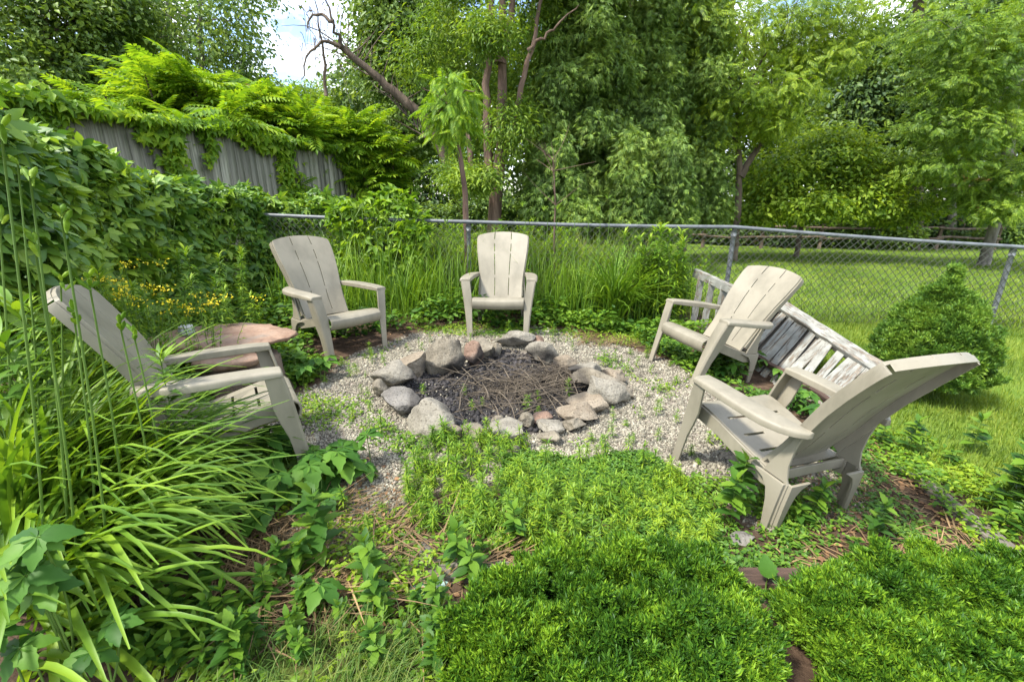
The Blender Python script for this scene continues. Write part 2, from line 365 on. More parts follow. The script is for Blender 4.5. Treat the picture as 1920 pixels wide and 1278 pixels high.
# ================================================================== GROUND
def gravel_w(x, y):
    n = smooth_noise(x, y, 3.2, 3)*.14+smooth_noise(x, y, 9, 4)*.07
    a = 1.62-np.hypot((x-.0)/1.0, (y-3.1)/.92)            # ring round the pit
    b = .36-np.abs(x+.72+.05*np.sin(y*3))*1.0; b = np.where((y > 1.45) & (y < 2.6), b, -1)  # path running to the front left
    c = np.where(y > 1.62, .5-np.hypot(x-1.35, (y-2.2)*1.1), -1)                # under the near right chair
    g = np.maximum(np.maximum(a, b), c*.8)+n
    front = np.clip((2.12-y)*3, 0, 1)*np.clip(1-np.abs(x-.25)*1.2, 0, 1)
    return np.clip((g-front*.9)*6+.2, 0, 1)
def lawn_w(x, y):
    n = smooth_noise(x, y, 4, 5)*.12
    a = np.clip((x-2.32+n)*4, 0, 1)
    b = np.clip((y-5.9+n)*3, 0, 1)
    d = np.clip((1.22-y+n)*5, 0, 1)*np.clip((.1-x)*4, 0, 1)*np.clip((x+1.0)*4, 0, 1)
    return np.maximum(np.maximum(a, b), d)
def axis(lo, hi, step, far, grow=1.13):
    a = list(np.arange(lo, hi+1e-6, step)); s = step
    while a[-1] < far: s *= grow; a.append(a[-1]+s)
    s = step
    while a[0] > -far: s *= grow; a.insert(0, a[0]-s)
    return np.array(a)
xs = axis(-3.6, 3.6, .04, 420); ys = axis(.4, 6.2, .04, 420)
X, Y = np.meshgrid(xs, ys); Z = G(X, Y)
mb = MB(); nx = len(xs); i, j = np.meshgrid(np.arange(len(ys)-1), np.arange(nx-1), indexing='ij')
mb.add(np.stack([X, Y, Z], -1).reshape(-1, 3), np.stack([i*nx+j, i*nx+j+1, (i+1)*nx+j+1, (i+1)*nx+j], -1).reshape(-1, 4))
def ground_mat():
    m, nt, nd, lk = new_mat('garden_ground')
    at = N(nt, 'ShaderNodeVertexColor'); at.layer_name = 'cover'
    sp = N(nt, 'ShaderNodeSeparateColor'); lk.new(at.outputs['Color'], sp.inputs[0])
    tc = N(nt, 'ShaderNodeTexCoord')
    def nz(s, d=6, r=.6):
        n = N(nt, 'ShaderNodeTexNoise'); n.inputs['Scale'].default_value = s; n.inputs['Detail'].default_value = d; n.inputs['Roughness'].default_value = r; lk.new(tc.outputs['Object'], n.inputs[0]); return n.outputs['Fac']
    vo = N(nt, 'ShaderNodeTexVoronoi'); vo.inputs['Scale'].default_value = 75; lk.new(tc.outputs['Object'], vo.inputs[0])
    gsep = N(nt, 'ShaderNodeSeparateColor'); lk.new(vo.outputs['Color'], gsep.inputs[0])
    grav = ramp(nt, gsep.outputs[0], [(0, (.10, .08, .06)), (.5, (.20, .17, .135)), (1, (.36, .32, .26))])
    soil = ramp(nt, nz(14), [(.3, (.035, .022, .014)), (.55, (.08, .052, .034)), (.75, (.15, .10, .065))])
    lawn = ramp(nt, nz(1.1, 9, .75), [(.25, (.05, .10, .014)), (.5, (.105, .17, .02)), (.75, (.175, .22, .04))])
    ash = ramp(nt, nz(22), [(.35, (.012, .011, .011)), (.6, (.05, .045, .042)), (.8, (.15, .13, .12))])
    c = mixc(nt, sp.outputs[0], soil, grav); c = mixc(nt, sp.outputs[1], c, lawn); c = mixc(nt, sp.outputs[2], c, ash)
    p = N(nt, 'ShaderNodeBsdfPrincipled'); lk.new(c, p.inputs['Base Color']); p.inputs['Roughness'].default_value = .95; p.inputs['Specular IOR Level'].default_value = .15
    bp = N(nt, 'ShaderNodeBump'); bp.inputs['Strength'].default_value = .8; bp.inputs['Distance'].default_value = .02; lk.new(nz(40), bp.inputs['Height']); lk.new(bp.outputs[0], p.inputs['Normal'])
    o = N(nt, 'ShaderNodeOutputMaterial'); lk.new(p.outputs[0], o.inputs[0]); return m
ground = mb.build('ground', ground_mat(), smooth=True); tag(ground, kind='structure')
gx, gy = X.ravel(), Y.ravel()
ashw = np.clip((.80-np.hypot(gx-PIT[0], (gy-PIT[1])/1.0)+smooth_noise(gx, gy, 8, 9)*.05)*8, 0, 1)
ca = ground.data.color_attributes.new('cover', 'FLOAT_COLOR', 'POINT')
ca.data.foreach_set('color', np.stack([gravel_w(gx, gy), lawn_w(gx, gy), ashw, np.ones_like(gx)], -1).astype(np.float32).ravel())

# real pebbles lying in the gravel
def ico(sub):
    bm = bmesh.new(); bmesh.ops.create_icosphere(bm, subdivisions=sub, radius=1); bm.verts.index_update()
    V = np.array([v.co[:] for v in bm.verts]); F = np.array([[v.index for v in f.verts] for f in bm.faces]); bm.free(); return V, F
IC1, IC4 = ico(1), ico(4)
OCT = (np.array([[1, 0, 0], [-1, 0, 0], [0, 1, 0], [0, -1, 0], [0, 0, 1], [0, 0, -1], [.62, .62, .45], [-.62, .62, .35], [.62, -.62, .5], [-.62, -.62, .4]], float),
       np.array([[6, 0, 2], [6, 2, 4], [6, 4, 0], [7, 2, 1], [7, 4, 2], [7, 1, 4], [8, 3, 0], [8, 0, 4], [8, 4, 3], [9, 1, 3], [9, 3, 4], [9, 4, 1], [5, 2, 0], [5, 1, 2], [5, 3, 1], [5, 0, 3]]))
def randrot(n, r=rng):
    return frames(rdir(n, r), rdir(n, r))
n = 150000; px = U(-2.2, 2.3, n); py = U(1.2, 4.9, n); keep = (U(0, 1, n) < gravel_w(px, py)*np.where(np.hypot(px-PIT[0], py-PIT[1]) < .74, .06, 1)*np.where(py > 2.9, .75, 1))
px, py = px[keep], py[keep]
mb = MB(); k = len(px); s = U(.0045, .0105, k)*np.where(U(0, 1, k) < .05, 1.7, 1)
mb.inst(OCT, np.stack([px, py, G(px, py)+s*.25], -1), randrot(k), np.stack([s, s*U(.7, 1.2, k), s*U(.5, .8, k)], -1))
M['pebble'] = solid('gravel_pebbles', (.135, .122, .09), (.30, .277, .212), 9, .85, .2, island=.6)
tag(mb.build('gravel', M['pebble']), 'loose pale grey and beige gravel spread around the fire pit', 'gravel', kind='stuff')

# ================================================================== CHAIRS
SEAT_P = np.array([(.050, .262), (.026, .285), (.018, .318), (.026, .346), (.048, .363), (.085, .370), (.13, .364), (.192, .348), (.204, .345), (.27, .326), (.304, .316), (.316, .313), (.37, .299), (.402, .290), (.414, .287), (.47, .274), (.515, .266)])
def shell(mb, P, mask, th):
    """P (r,c,3) grid of points, mask (r-1,c-1) kept cells: a slab of thickness th with walls round every edge"""
    r, c = P.shape[:2]; du = np.gradient(P, axis=1); dv = np.gradient(P, axis=0); nn = nrm(np.cross(du, dv))
    A, B = P, P-nn*th; n = r*c; V = np.concatenate([A.reshape(-1, 3), B.reshape(-1, 3)]); F = []
    idx = lambda i, j: i*c+j
    for i in range(r-1):
        for j in range(c-1):
            if not mask[i, j]: continue
            q = [idx(i, j), idx(i, j+1), idx(i+1, j+1), idx(i+1, j)]
            F.append(q); F.append([n+a for a in q[::-1]])
            for (di, dj, a, b) in ((-1, 0, 0, 1), (0, 1, 1, 2), (1, 0, 2, 3), (0, -1, 3, 0)):
                ii, jj = i+di, j+dj
                if not (0 <= ii < r-1 and 0 <= jj < c-1 and mask[ii, jj]): F.append([q[b], q[a], n+q[a], n+q[b]])
    mb.add(V, F)
def build_chair():
    root = empty('adirondack_chair')
    pl = M['plastic']
    # seat with lateral slots
    us = np.array([-1, -.93, -.74, -.16, .16, .74, .93, 1.]); r = len(SEAT_P)
    hw = np.interp(SEAT_P[:, 0], [.0, .1, .5], [.246, .246, .222])
    P = np.stack([us[None]*hw[:, None], np.repeat(SEAT_P[:, :1], len(us), 1), np.repeat(SEAT_P[:, 1:], len(us), 1)-.006*(1-us[None]**2)], -1)
    mask = np.ones((r-1, len(us)-1), bool)
    for i in (7, 10, 13): mask[i, 2] = False; mask[i, 4] = False
    mb = MB(); shell(mb, P, mask, .012)
    for sg in (-1, 1):     # side rails below the seat, rear apron
        ys_ = np.array([.06, .2, .35, .5, .56]); top = np.interp(ys_, SEAT_P[5:, 0], SEAT_P[5:, 1])-.004; hh = np.array([.075, .07, .072, .08, .075]); xw = np.interp(ys_, [0, .1, .5], [.246, .246, .226])*sg
        loft(mb, [[(x, y, t), (x+.012*sg, y, t), (x+.012*sg, y, t-h), (x, y, t-h)] for x, y, t, h in zip(xw, ys_, top, hh)])
    box(mb, (0, .545, .248), (.45, .014, .05))
    o = bevel(mb.build('seat', pl, root), .003, 2)
    # backrest: three curved slats joined by bridges
    t = np.array([0, .06, .12, .2, .28, .30, .335, .38, .46, .54, .60, .615, .65, .70, .78, .86, .92, .96, .985, 1.0]); us = np.array([-1, -.9, -.67, -.352, -.322, 0, .322, .352, .67, .9, 1])
    prof = np.array([(.0, .490, .270), (.1, .525, .335), (.22, .572, .42), (.36, .618, .53), (.5, .672, .645), (.7, .748, .775), (.88, .812, .875), (1, .856, .938)])
    hwid = np.interp(t, [0, .2, .38, .5, .7, .88, .95, .985, 1], [.214, .217, .228, .243, .262, .270, .268, .262, .252])
    P = np.zeros((len(t), len(us), 3))
    for i, tt in enumerate(t):
        for j, u in enumerate(us):
            te = tt*(1-.052*abs(u)**2.2); y = np.interp(te, prof[:, 0], prof[:, 1]); z = np.interp(te, prof[:, 0], prof[:, 2])
            P[i, j] = (u*hwid[i], y-.022*u*u, z)
    mask = np.ones((len(t)-1, len(us)-1), bool)
    for j in (3, 6):
        mask[:, j] = False
        for i in (0, 5, 11): mask[i, j] = True
        mask[14, j] = True
    mask[14, 3] = mask[14, 6] = True
    mb = MB(); shell(mb, P[:, :], mask, -.016)
    e = P[-1]; dT = nrm(P[-1]-P[-2]); loft(mb, [[p-t_*.001, p+t_*.007, p+t_*.004+np.array([0, .026, -.017]), p-t_*.004+np.array([0, .026, -.017])] for p, t_ in zip(e, dT)])
    for j in (0, -1):      # folded-back rims down both sides
        e = P[1:-1, j]; sg = -1 if j == 0 else 1
        d = np.array([0, .83, -.55]);
        loft(mb, [[p+np.array([-.001*sg, -.001, .001]), p+np.array([.009*sg, -.002, .001]), p+np.array([.009*sg, 0, 0])+d*.036, p+np.array([-.001*sg, 0, 0])+d*.036] for p in e])
    for sg in (-1, 1):
        loft(mb, [[(sg*.232, a_, z_), (sg*.244, a_, z_), (sg*.244, b_, z_), (sg*.232, b_, z_)][::sg] for z_, a_, b_ in ((.50, .600, .618), (.42, .565, .604), (.34, .53, .600), (.28, .505, .612), (.262, .50, .622))])
    bevel(mb.build('backrest', pl, root), .003, 2)
    for sg in (-1, 1):
        st = [(.094, .272, .364, .540, .022), (.100, .268, .369, .548, .03), (.18, .266, .374, .551, .036), (.30, .264, .377, .549, .038), (.42, .260, .374, .545, .038), (.51, .252, .362, .542, .038), (.575, .243, .338, .540, .036), (.62, .236, .305, .538, .034), (.65, .230, .262, .536, .03)]
        mb = MB()
        loft(mb, [[(sg*a, y, z-.003), (sg*(a+.012), y, z+.002), (sg*(b-.018), y, z+.001), (sg*(b-.004), y, z-.006), (sg*b, y, z-.016), (sg*b, y, z-th), (sg*a, y, z-th)][::sg] for y, a, b, z, th in st])
        bevel(mb.build('armrest', pl, root), .004, 2, 40)
        # front leg: an open L channel
        st = [(0, 0.0, .060, .243, .297), (.1, .014, .076, .246, .305), (.2, .030, .096, .248, .314), (.28, .044, .125, .249, .324), (.36, .058, .150, .252, .335), (.45, .076, .160, .262, .349), (.528, .096, .172, .272, .363)]
        mb = MB()
        loft(mb, [[(sg*a, f, z), (sg*(b-.012), f-.002, z), (sg*b, f+.010, z), (sg*b, k, z), (sg*(b-.014), k, z), (sg*(b-.014), f+.016, z), (sg*a, f+.014, z)][::sg] for z, f, k, a, b in st])
        bevel(mb.build('leg', pl, root), .003, 2)
        st = [(0, .578, .632, .210, .262), (.07, .570, .634, .206, .263), (.15, .560, .637, .198, .264), (.20, .545, .639, .188, .263), (.235, .515, .640, .165, .262), (.262, .44, .641, .12, .260)]
        mb = MB()
        loft(mb, [[(sg*xo, f, z), (sg*xo, b-.024, z), (sg*(xo-.016), b-.024, z), (sg*(xo-.016), b-.016, z), (sg*(xo-.024), b-.016, z), (sg*(xo-.024), b, z), (sg*xi, b, z), (sg*xi, b-.013, z), (sg*(xo-.036), b-.013, z), (sg*(xo-.036), b-.036, z), (sg*(xo-.013), b-.036, z), (sg*(xo-.013), f, z)][::sg] for z, f, b, xi, xo in st])
        box(mb, (sg*.240, .610, .012), (.03, .03, .022))
        bevel(mb.build('leg', pl, root), .002, 2)
    return root
chair0 = build_chair()
labs = {'C': 'taupe plastic adirondack chair facing straight on, behind the fire pit against the fence greenery',
        'BL': 'taupe plastic adirondack chair turned to the right, behind the pink stone slab table',
        'RB': 'taupe plastic adirondack chair seen from its side, backing onto the peeling white pickets',
        'RF': 'near taupe plastic adirondack chair with its dark rear side turned to the evergreen shrubs',
        'LF': 'taupe plastic adirondack chair half buried in arching daylily leaves'}
for q, k in enumerate(('C', 'BL', 'RB', 'RF', 'LF')):
    o = chair0 if q == 0 else copy_tree(chair0)
    o.matrix_world = chair_matrix(k); tag(o, labs[k], 'chair', 'adirondack chairs around the fire pit')

# ================================================================== FIRE PIT STONES
def rock(seed, ang=7, lump=.18):
    r = np.random.default_rng(seed); V, F = IC4; V = V.copy()
    for _ in range(ang):
        n_ = r.normal(size=3); n_ /= np.linalg.norm(n_); d = r.uniform(.42, .80); h = V@n_; ov = np.maximum(h-d, 0); V = V-ov[:, None]*n_*.93
    off = r.uniform(-50, 50, 3)
    d = np.array([mnoise.fractal(Vector(v*1.3+off), .8, 2.2, 4) for v in V])
    return V*(1+lump*d[:, None]), F
STONES = [  # pixel centre u, v, width px, height px, yaw, material, squareness, label
 (738, 712, 92, 50, .3, 'pale', 'wide pale rounded stone at the outer left of the fire ring'),
 (776, 690, 60, 44, -.2, 'tan', 'small tan angular stone beside the round speckled boulder'),
 (832, 677, 72, 74, .5, 'grey', 'round speckled grey boulder standing at the back left of the fire ring'),
 (884, 672, 42, 50, .1, 'red', 'scorched reddish brick-like stone leaning inside the fire ring'),
 (895, 650, 96, 38, .1, 'grey', 'long flat grey stone at the back of the fire ring with a scorched face'),
 (962, 654, 76, 36, -.1, 'pale', 'pale flat stone at the back of the fire ring in front of the middle chair'),
 (1010, 646, 34, 22, .4, 'red', 'small reddish stone chip on the back rim of the fire ring'),
 (1024, 667, 76, 44, -.4, 'pale', 'pale wedge shaped stone at the back right of the fire ring'),
 (1062, 686, 62, 36, -.5, 'tan', 'tan flat stone half under the pale wedge stone'),
 (1104, 703, 72, 40, -.5, 'pale', 'whitish flat stone on the right rim above the stacked slabs'),
 (1128, 722, 108, 38, -.25, 'grey', 'dark edged flat grey slab at the outer right of the fire ring'),
 (1150, 712, 62, 22, -.4, 'tan', 'thin tan slab at the outermost right of the fire ring'),
 (1130, 742, 104, 56, -.1, 'pale', 'large pale block on the right of the fire ring above the orange brick'),
 (1104, 765, 84, 30, .15, 'tan', 'narrow orange brown brick lying on the right front of the fire ring'),
 (1088, 786, 108, 34, .15, 'tan', 'long low pale tan slab at the front right of the fire ring'),
 (1022, 788, 44, 26, .2, 'red', 'pinkish stone inside the front of the fire ring'),
 (988, 792, 40, 30, -.2, 'grey', 'small grey stone inside the front of the fire ring beside the pinkish stone'),
 (1030, 806, 66, 20, .1, 'pale', 'narrow pale kerb stone at the front of the fire ring'),
 (940, 814, 84, 32, 0, 'pale', 'flat whitish stone at the front of the fire ring among weeds'),
 (1030, 826, 50, 22, 0, 'grey', 'low grey stone lying in the weeds before the fire ring'),
 (845, 818, 54, 36, .5, 'tan', 'tan pointed stone at the front beside the big pale boulder'),
 (802, 797, 96, 62, -.4, 'pale', 'big pale boulder at the front left of the fire ring'),
 (742, 757, 84, 50, -.45, 'blue', 'bluish grey boulder at the left front of the fire ring'),
 (935, 795, 34, 26, .6, 'grey', 'small flat grey chip in the ash at the front'),
 (836, 840, 40, 20, .2, 'grey', 'low grey stone sunk in gravel in front of the tan pointed stone'),
 (962, 853, 40, 16, .2, 'grey', 'small half buried grey stone in the front weeds'),
 (890, 818, 52, 26, -.1, 'grey', 'low grey stone between the tan pointed stone and the flat whitish stone'),
 (712, 735, 44, 30, .6, 'grey', 'small grey stone between the outer left pale stone and the bluish boulder'),
 (1075, 800, 56, 24, .3, 'grey', 'grey stone closing the ring below the long low tan slab'),
 (1170, 738, 48, 30, -.5, 'grey', 'grey stone outside the large pale block on the right'),
 (930, 662, 40, 26, .3, 'grey', 'sooty grey stone between the two flat stones at the back')]
for q, (u, v, wp, hp, yaw, mt, lab) in enumerate(STONES):
    p = at_g(u, v+hp*.38); zc = p[1]*.955+.3*1.3; W = wp/FPX*zc; H = hp/FPX*zc*1.02
    D = W*(.62 if W > .3 else .8); slabby = hp < 32
    V, F = rock(40+q, 15 if mt in ('tan', 'red') or slabby else 11, .16 if hp > 45 else .12)
    V = V*np.array([W*.56, D*.56, H*(.60 if not slabby else .62)])
    mb = MB(); mb.add(V@RZ(yaw).T, F)
    o = mb.build('stone', STM[mt], smooth=True); o.location = (p[0], p[1]+D*.25, p[2]+H*.40 + .01)
    Vw = V@RZ(yaw).T; lc = np.array([PIT[0], PIT[1]])-np.array(o.location)[:2]; lc = lc/np.linalg.norm(lc); ax_ = (Vw[:, :2]@lc)/(W*.4); so_ = np.clip((ax_-.35+.5*smooth_noise(Vw[:, 0], Vw[:, 2], 22, q)-Vw[:, 2]/max(H, .05)*.5)*2.2, 0, 1)*(.9 if v < 720 else .7)
    at_ = o.data.color_attributes.new('soot', 'FLOAT_COLOR', 'POINT'); at_.data.foreach_set('color', np.stack([so_, so_, so_, so_*0+1], -1).astype(np.float32).ravel())
    tag(o, lab, 'stone', 'stones ringing the fire pit')
    md = o.modifiers.new('ws', 'EDGE_SPLIT'); md.split_angle = RAD(38)

# ash flakes / charcoal
n = 2600; r_ = np.sqrt(U(0, 1, n))*.72; a_ = U(0, TAU, n); px, py = PIT[0]+r_*np.cos(a_), PIT[1]+r_*np.sin(a_)
mb = MB(); s = U(.005, .022, n); mb.inst(OCT, np.stack([px, py, G(px, py)+s*.2], -1), randrot(n), np.stack([s*1.5, s, s*.6], -1))
M['char'] = solid('charcoal', (.008, .008, .009), (.05, .045, .045), 6, .8, .3, island=.5)
tag(mb.build('charcoal_debris', M['char']), 'black charcoal and ash in the bottom of the fire pit', 'charcoal', kind='stuff')
# dry straw heap
mb = MB()
for cx, cy, rr, hh, n, col in ((.10, 3.26, .42, .05, 170, 0), (.36, 3.36, .2, .09, 90, 0), (-.1, 3.1, .5, .03, 80, 0)):
    for q in range(n):
        a, b = rng.normal(0, .5), rng.normal(0, .5); x, y = cx+a*rr, cy+b*rr*.8
        if math.hypot(x-PIT[0], y-PIT[1]) > .74: continue
        z = float(G(x, y))+U(.0, hh)*math.exp(-(a*a+b*b)); L = U(.12, .42); az = rng.normal(.3, .9) if U() < .6 else U(0, TAU); d = np.array([math.cos(az), math.sin(az), rng.normal(0, .12)])
        sg = rng.normal(0, .05); pr = np.array([-d[1], d[0], 0])
        tube(mb, [np.array([x, y, z])+d*(s_-.5)*L+pr*sg*(s_-.5)**2*4+np.array([0, 0, .05*(1-(2*s_-1)**2)]) for s_ in np.linspace(0, 1, 5)], U(.0012, .0028), 4)
tag(mb.build('brush_heap', M['twig']), 'heap of thin dry brown stalks piled in the fire pit', 'brush', kind='stuff')
for q in range(46):
    a, rr = U(0, TAU), math.sqrt(U())*.55; x, y = PIT[0]+.08+rr*math.cos(a), PIT[1]+.05+rr*math.sin(a)*.9
    L = U(.25, .62); az = U(0, TAU); el = rng.normal(.08, .16); d = np.array([math.cos(az)*math.cos(el), math.sin(az)*math.cos(el), math.sin(el)])
    mb = MB(); pts = [d*(s_-.5)*L+np.array([math.sin(s_*5+q)*.012, math.cos(s_*4+q)*.012, .03*math.sin(s_*3.1)]) for s_ in np.linspace(0, 1, 7)]
    tube(mb, pts, np.linspace(.0048, .0016, 7)*U(.8, 1.4), 5)
    if q % 2 == 0: tube(mb, [pts[3], pts[3]+np.array([d[1], -d[0], .2])*L*.12+d*L*.12], [.0022, .001], 4)
    o = mb.build('twig', M['twig'], smooth=True); o.location = (x, y, float(G(x, y))+.035+.05*(1-rr)); tag(o, 'thin dry twig lying on the brush pile in the fire pit', 'twig', 'dry twigs in the fire pit')
# ================================================================== STONE TABLE
p = np.array([-2.02, 3.02]); gz = float(G(*p))
def slab(W, D, H, seed):
    r = np.random.default_rng(seed); n = 46; a = np.linspace(0, TAU, n, endpoint=False)
    rad = 1+.07*np.sin(a*2+1)+.06*np.sin(a*3+2.2)+.05*np.sin(a*5+r.uniform(0, 6))+r.normal(0, .018, n)
    secs = []
    for k, (s, z) in enumerate(((.90, -H), (.97, -H*.8), (.99, -H*.5), (1.0, -H*.25), (.985, -.006), (.96, 0), (.7, .004), (.4, .0), (.15, .003), (.01, .002))):
        jit = r.normal(0, .012 if k < 5 else .003, n); secs.append(np.stack([np.cos(a)*rad*W/2*(s+jit), np.sin(a)*rad*D/2*(s+jit), np.full(n, z)+r.normal(0, .0025, n)], -1))
    mb = MB(); loft(mb, secs); return mb
o = slab(.90, .66, .034, 3).build('stone_slab', M['slab']); o.location = (p[0], p[1], gz+.36); tag(o, 'pinkish irregular flagstone slab used as a table top on a stump', 'stone slab')
o = slab(.36, .30, .05, 8).build('stone_slab', M['slab']); o.location = (p[0]+.20, p[1]-.28, gz+.30-.005); tag(o, 'small pinkish stone slab wedged on the stump below the big slab', 'stone slab')
def stump(R, H, seed):
    r = np.random.default_rng(seed); n = 40; a = np.linspace(0, TAU, n, endpoint=False); rad = 1+.06*np.sin(a*3+1)+.05*np.sin(a*7)+r.normal(0, .025, n)
    mb = MB(); loft(mb, [np.stack([np.cos(a)*rad*R*s, np.sin(a)*rad*R*s, np.full(n, z)], -1) for s, z in ((1.25, -.05), (1.1, .05), (1.0, H*.5), (.98, H*.97), (.9, H))]); return mb
o = stump(.24, .255, 2).build('tree_stump', M['bark'], smooth=True); o.location = (p[0]+.18, p[1]-.14, gz); tag(o, 'short thick bark covered stump holding up the stone slab table', 'tree stump')
root = empty('candle_jar', (p[0]-.22, p[1]-.02, gz+.364)); tag(root, 'small ribbed grey glass jar with lid standing on the stone slab table', 'jar')
mb = MB(); a = np.linspace(0, TAU, 40, endpoint=False); rb = 1+.05*np.sign(np.sin(a*10))
loft(mb, [np.stack([np.cos(a)*r_*rb, np.sin(a)*r_*rb, np.full(40, z)], -1) for r_, z in ((.036, 0), (.045, .006), (.048, .02), (.047, .04), (.042, .05))])
M['jar'] = solid('dull_grey_glass', (.20, .23, .21), (.36, .39, .36), 30, .3, .2, spec=.6); M['lid'] = solid('dull_lid', (.33, .33, .30), (.48, .48, .45), 20, .5, .1)
mb.build('jar_body', M['jar'], root)
mb = MB(); loft(mb, [np.stack([np.cos(a)*r_, np.sin(a)*r_, np.full(40, z)], -1) for r_, z in ((.043, .0505), (.044, .06), (.04, .066), (.01, .067))]); mb.build('lid', M['lid'], root)

# ================================================================== CHAIN LINK FENCE
FP = [(5.56, 5.10, -.19, .83), (2.52, 5.28, 0.0, 1.03), (-.51, 5.46, .05, 1.08), (-3.55, 5.64, .16, 1.18), (8.6, 4.92, -.3, .66)]
FP.sort()
root = empty('chain_link_fence', (FP[1][0], FP[1][1], 0)); tag(root, 'galvanised chain link fence with top rail and thin posts crossing behind the chairs', 'fence'); off = np.array([FP[1][0], FP[1][1], 0])
for q, (x, y, z0, z1) in enumerate(FP):
    mb = MB(); zb = float(G(x, y))-.1; tube(mb, [(x-off[0], y-off[1], z) for z in np.linspace(zb, z1-.02, 6)], .026, 12)
    tube(mb, [(x-off[0], y-off[1], z1-.10), (x-off[0], y-off[1], z1-.04)], .031, 12); mb.build('post', M['steel'], root, True)
mb = MB(); R_ = []
for a, b in zip(FP[:-1], FP[1:]):
    for s_ in np.linspace(0, 1, 9)[:-1]: R_.append((a[0]+(b[0]-a[0])*s_-off[0], a[1]+(b[1]-a[1])*s_-off[1], a[3]+(b[3]-a[3])*s_-.012*math.sin(math.pi*s_)))
tube(mb, R_, .021, 10); mb.build('top_rail', M['steel'], root, True)
mb = MB(); pitch = .041; PRISM = (np.array([[x, y, z] for y in (-.02, 1.02) for x, z in ((-1, -1), (1, -1), (1, 1), (-1, 1))], float), np.array([[0, 1, 5, 4], [1, 2, 6, 5], [2, 3, 7, 6], [3, 0, 4, 7]]))
x0, x1 = FP[0][0], FP[-1][0]; span = np.arange(x0, x1, pitch)
top = lambda x: np.interp(x, [f[0] for f in FP], [f[3] for f in FP]); fy = lambda x: np.interp(x, [f[0] for f in FP], [f[1] for f in FP])
for iw, xw in enumerate(span):      # each wire zigzags straight up
    zt, zb = top(xw)-.02, float(G(xw, fy(xw)))+.01; nz_ = int((zt-zb)/(pitch*1.05)); kk = np.arange(nz_+1)
    zz = zt-(zt-zb)*kk/nz_; xx = xw+np.where((kk+iw) % 2 == 0, 0, pitch*1.04); yy = fy(xx)-.027+np.where((kk+iw) % 2 == 0, .0015, -.0015)
    Pw = np.stack([xx-off[0], yy-off[1], zz], -1); D_ = Pw[1:]-Pw[:-1]; ln_ = np.linalg.norm(D_, axis=1); mb.inst(PRISM, Pw[:-1], frames(D_, np.tile([0, 1., 0], (len(D_), 1))), np.stack([0*ln_+.0021, ln_, 0*ln_+.0021], -1))
mb.build('wire_mesh', M['wire'], root)

# ================================================================== WOODEN FENCE (left, behind)
A, B = np.array([-5.45, 4.2]), np.array([-3.35, 10.6]); d = (B-A)/np.linalg.norm(B-A); L = np.linalg.norm(B-A); nrmv = np.array([d[1], -d[0]])
root = empty('board_fence', (A[0], A[1], 0)); tag(root, 'tall weathered grey board fence half hidden by creeper on the left', 'fence')
ang = math.atan2(d[1], d[0]); Rz = RZ(ang)
def FW(s, n_, z): q = d*s+nrmv*n_; return np.array([q[0], q[1], z])
topz = 2.27
s_ = 0.0; mb = MB(); pn = 0
while s_ < L:
    wd = U(.125, .15); g0 = float(G(*(A+d*s_))); panel = int(s_/2.4)
    if panel != pn: mb.build('board_panel', M['greywood'], root); mb = MB(); pn = panel
    h = topz-.03+U(-.012, .008)-g0; box(mb, FW(s_+wd/2, U(-.009, .009), g0+h/2), (wd-U(.002, .006), .02, h), Rz); s_ += wd
mb.build('board_panel', M['greywood'], root)
for q in range(int(L/2.4)+1):
    mb = MB(); box(mb, FW(q*2.4, -.06, 1.1), (.09, .09, 2.3), Rz); bevel(mb.build('post', M['capwood'], root), .006)
    mb = MB(); box(mb, FW(q*2.4+1.2, .012, topz-.005+U(-.01, .01)), (2.37, .12, .04), Rz); bevel(mb.build('cap_rail', M['capwood'], root), .004)

# ================================================================== FALLEN PICKET FENCE (right)
root = empty('picket_fence', (2.3, 3.3, 0)); tag(root, 'low leaning section of old picket fence with peeling white paint, behind the right hand chairs', 'fence'); off = np.array([2.3, 3.3, 0])
def Bt(s): return np.array([2.06+.17*s, 4.02-1.48*s, 0])
def Tp(s): return np.array([2.53+.14*s, 4.25-1.48*s, .37-.28*s])
r5 = np.random.default_rng(5)
for q in range(13):
    s0 = (q+.5)/14.5+r5.normal(0, .006); b = Bt(s0); b[2] = float(G(b[0], b[1]))-.02; tpt = Tp(s0); ax = nrm(tpt-b); al = nrm(Tp(s0+.01)-Tp(s0)); nn = nrm(np.cross(ax, al)); al = np.cross(nn, ax)
    Rm = np.stack([al, nn, ax], -1)@RY(r5.normal(0, .05)); ln = np.linalg.norm(tpt-b)+r5.uniform(-.02, .03); wdt = r5.choice([.068, .078, .09]); mb = MB()
    box(mb, (0, 0, 0), (wdt, .014, ln)); o = bevel(mb.build('picket', M['peel'], root), .003, 1)
    m4 = Matrix([list(Rm[i])+[((b+tpt)/2-off+nn*r5.normal(0, .006))[i]] for i in range(3)]+[[0, 0, 0, 1]]); o.matrix_local = m4
for q in range(7):
    s0 = (q+.1)/15; b = Bt(s0); b[2] = float(G(b[0], b[1]))-.02; tpt = Tp(s0)-np.array([.0, .0, .015]); ax = nrm(tpt-b); al = nrm(Tp(s0+.01)-Tp(s0)); nn = nrm(np.cross(ax, al)); al = np.cross(nn, ax); nn = nn*(1 if nn[0] > 0 else -1); Rm = np.stack([al, np.cross(ax, al), ax], -1)@RY(r5.normal(0, .03)); mb = MB()
    box(mb, (0, 0, 0), (.11, .016, np.linalg.norm(tpt-b)-.02)); o = bevel(mb.build('backing_board', M['timber'], root), .003, 1); o.matrix_local = Matrix([list(Rm[i])+[((b+tpt)/2-off+nn*.03)[i]] for i in range(3)]+[[0, 0, 0, 1]])
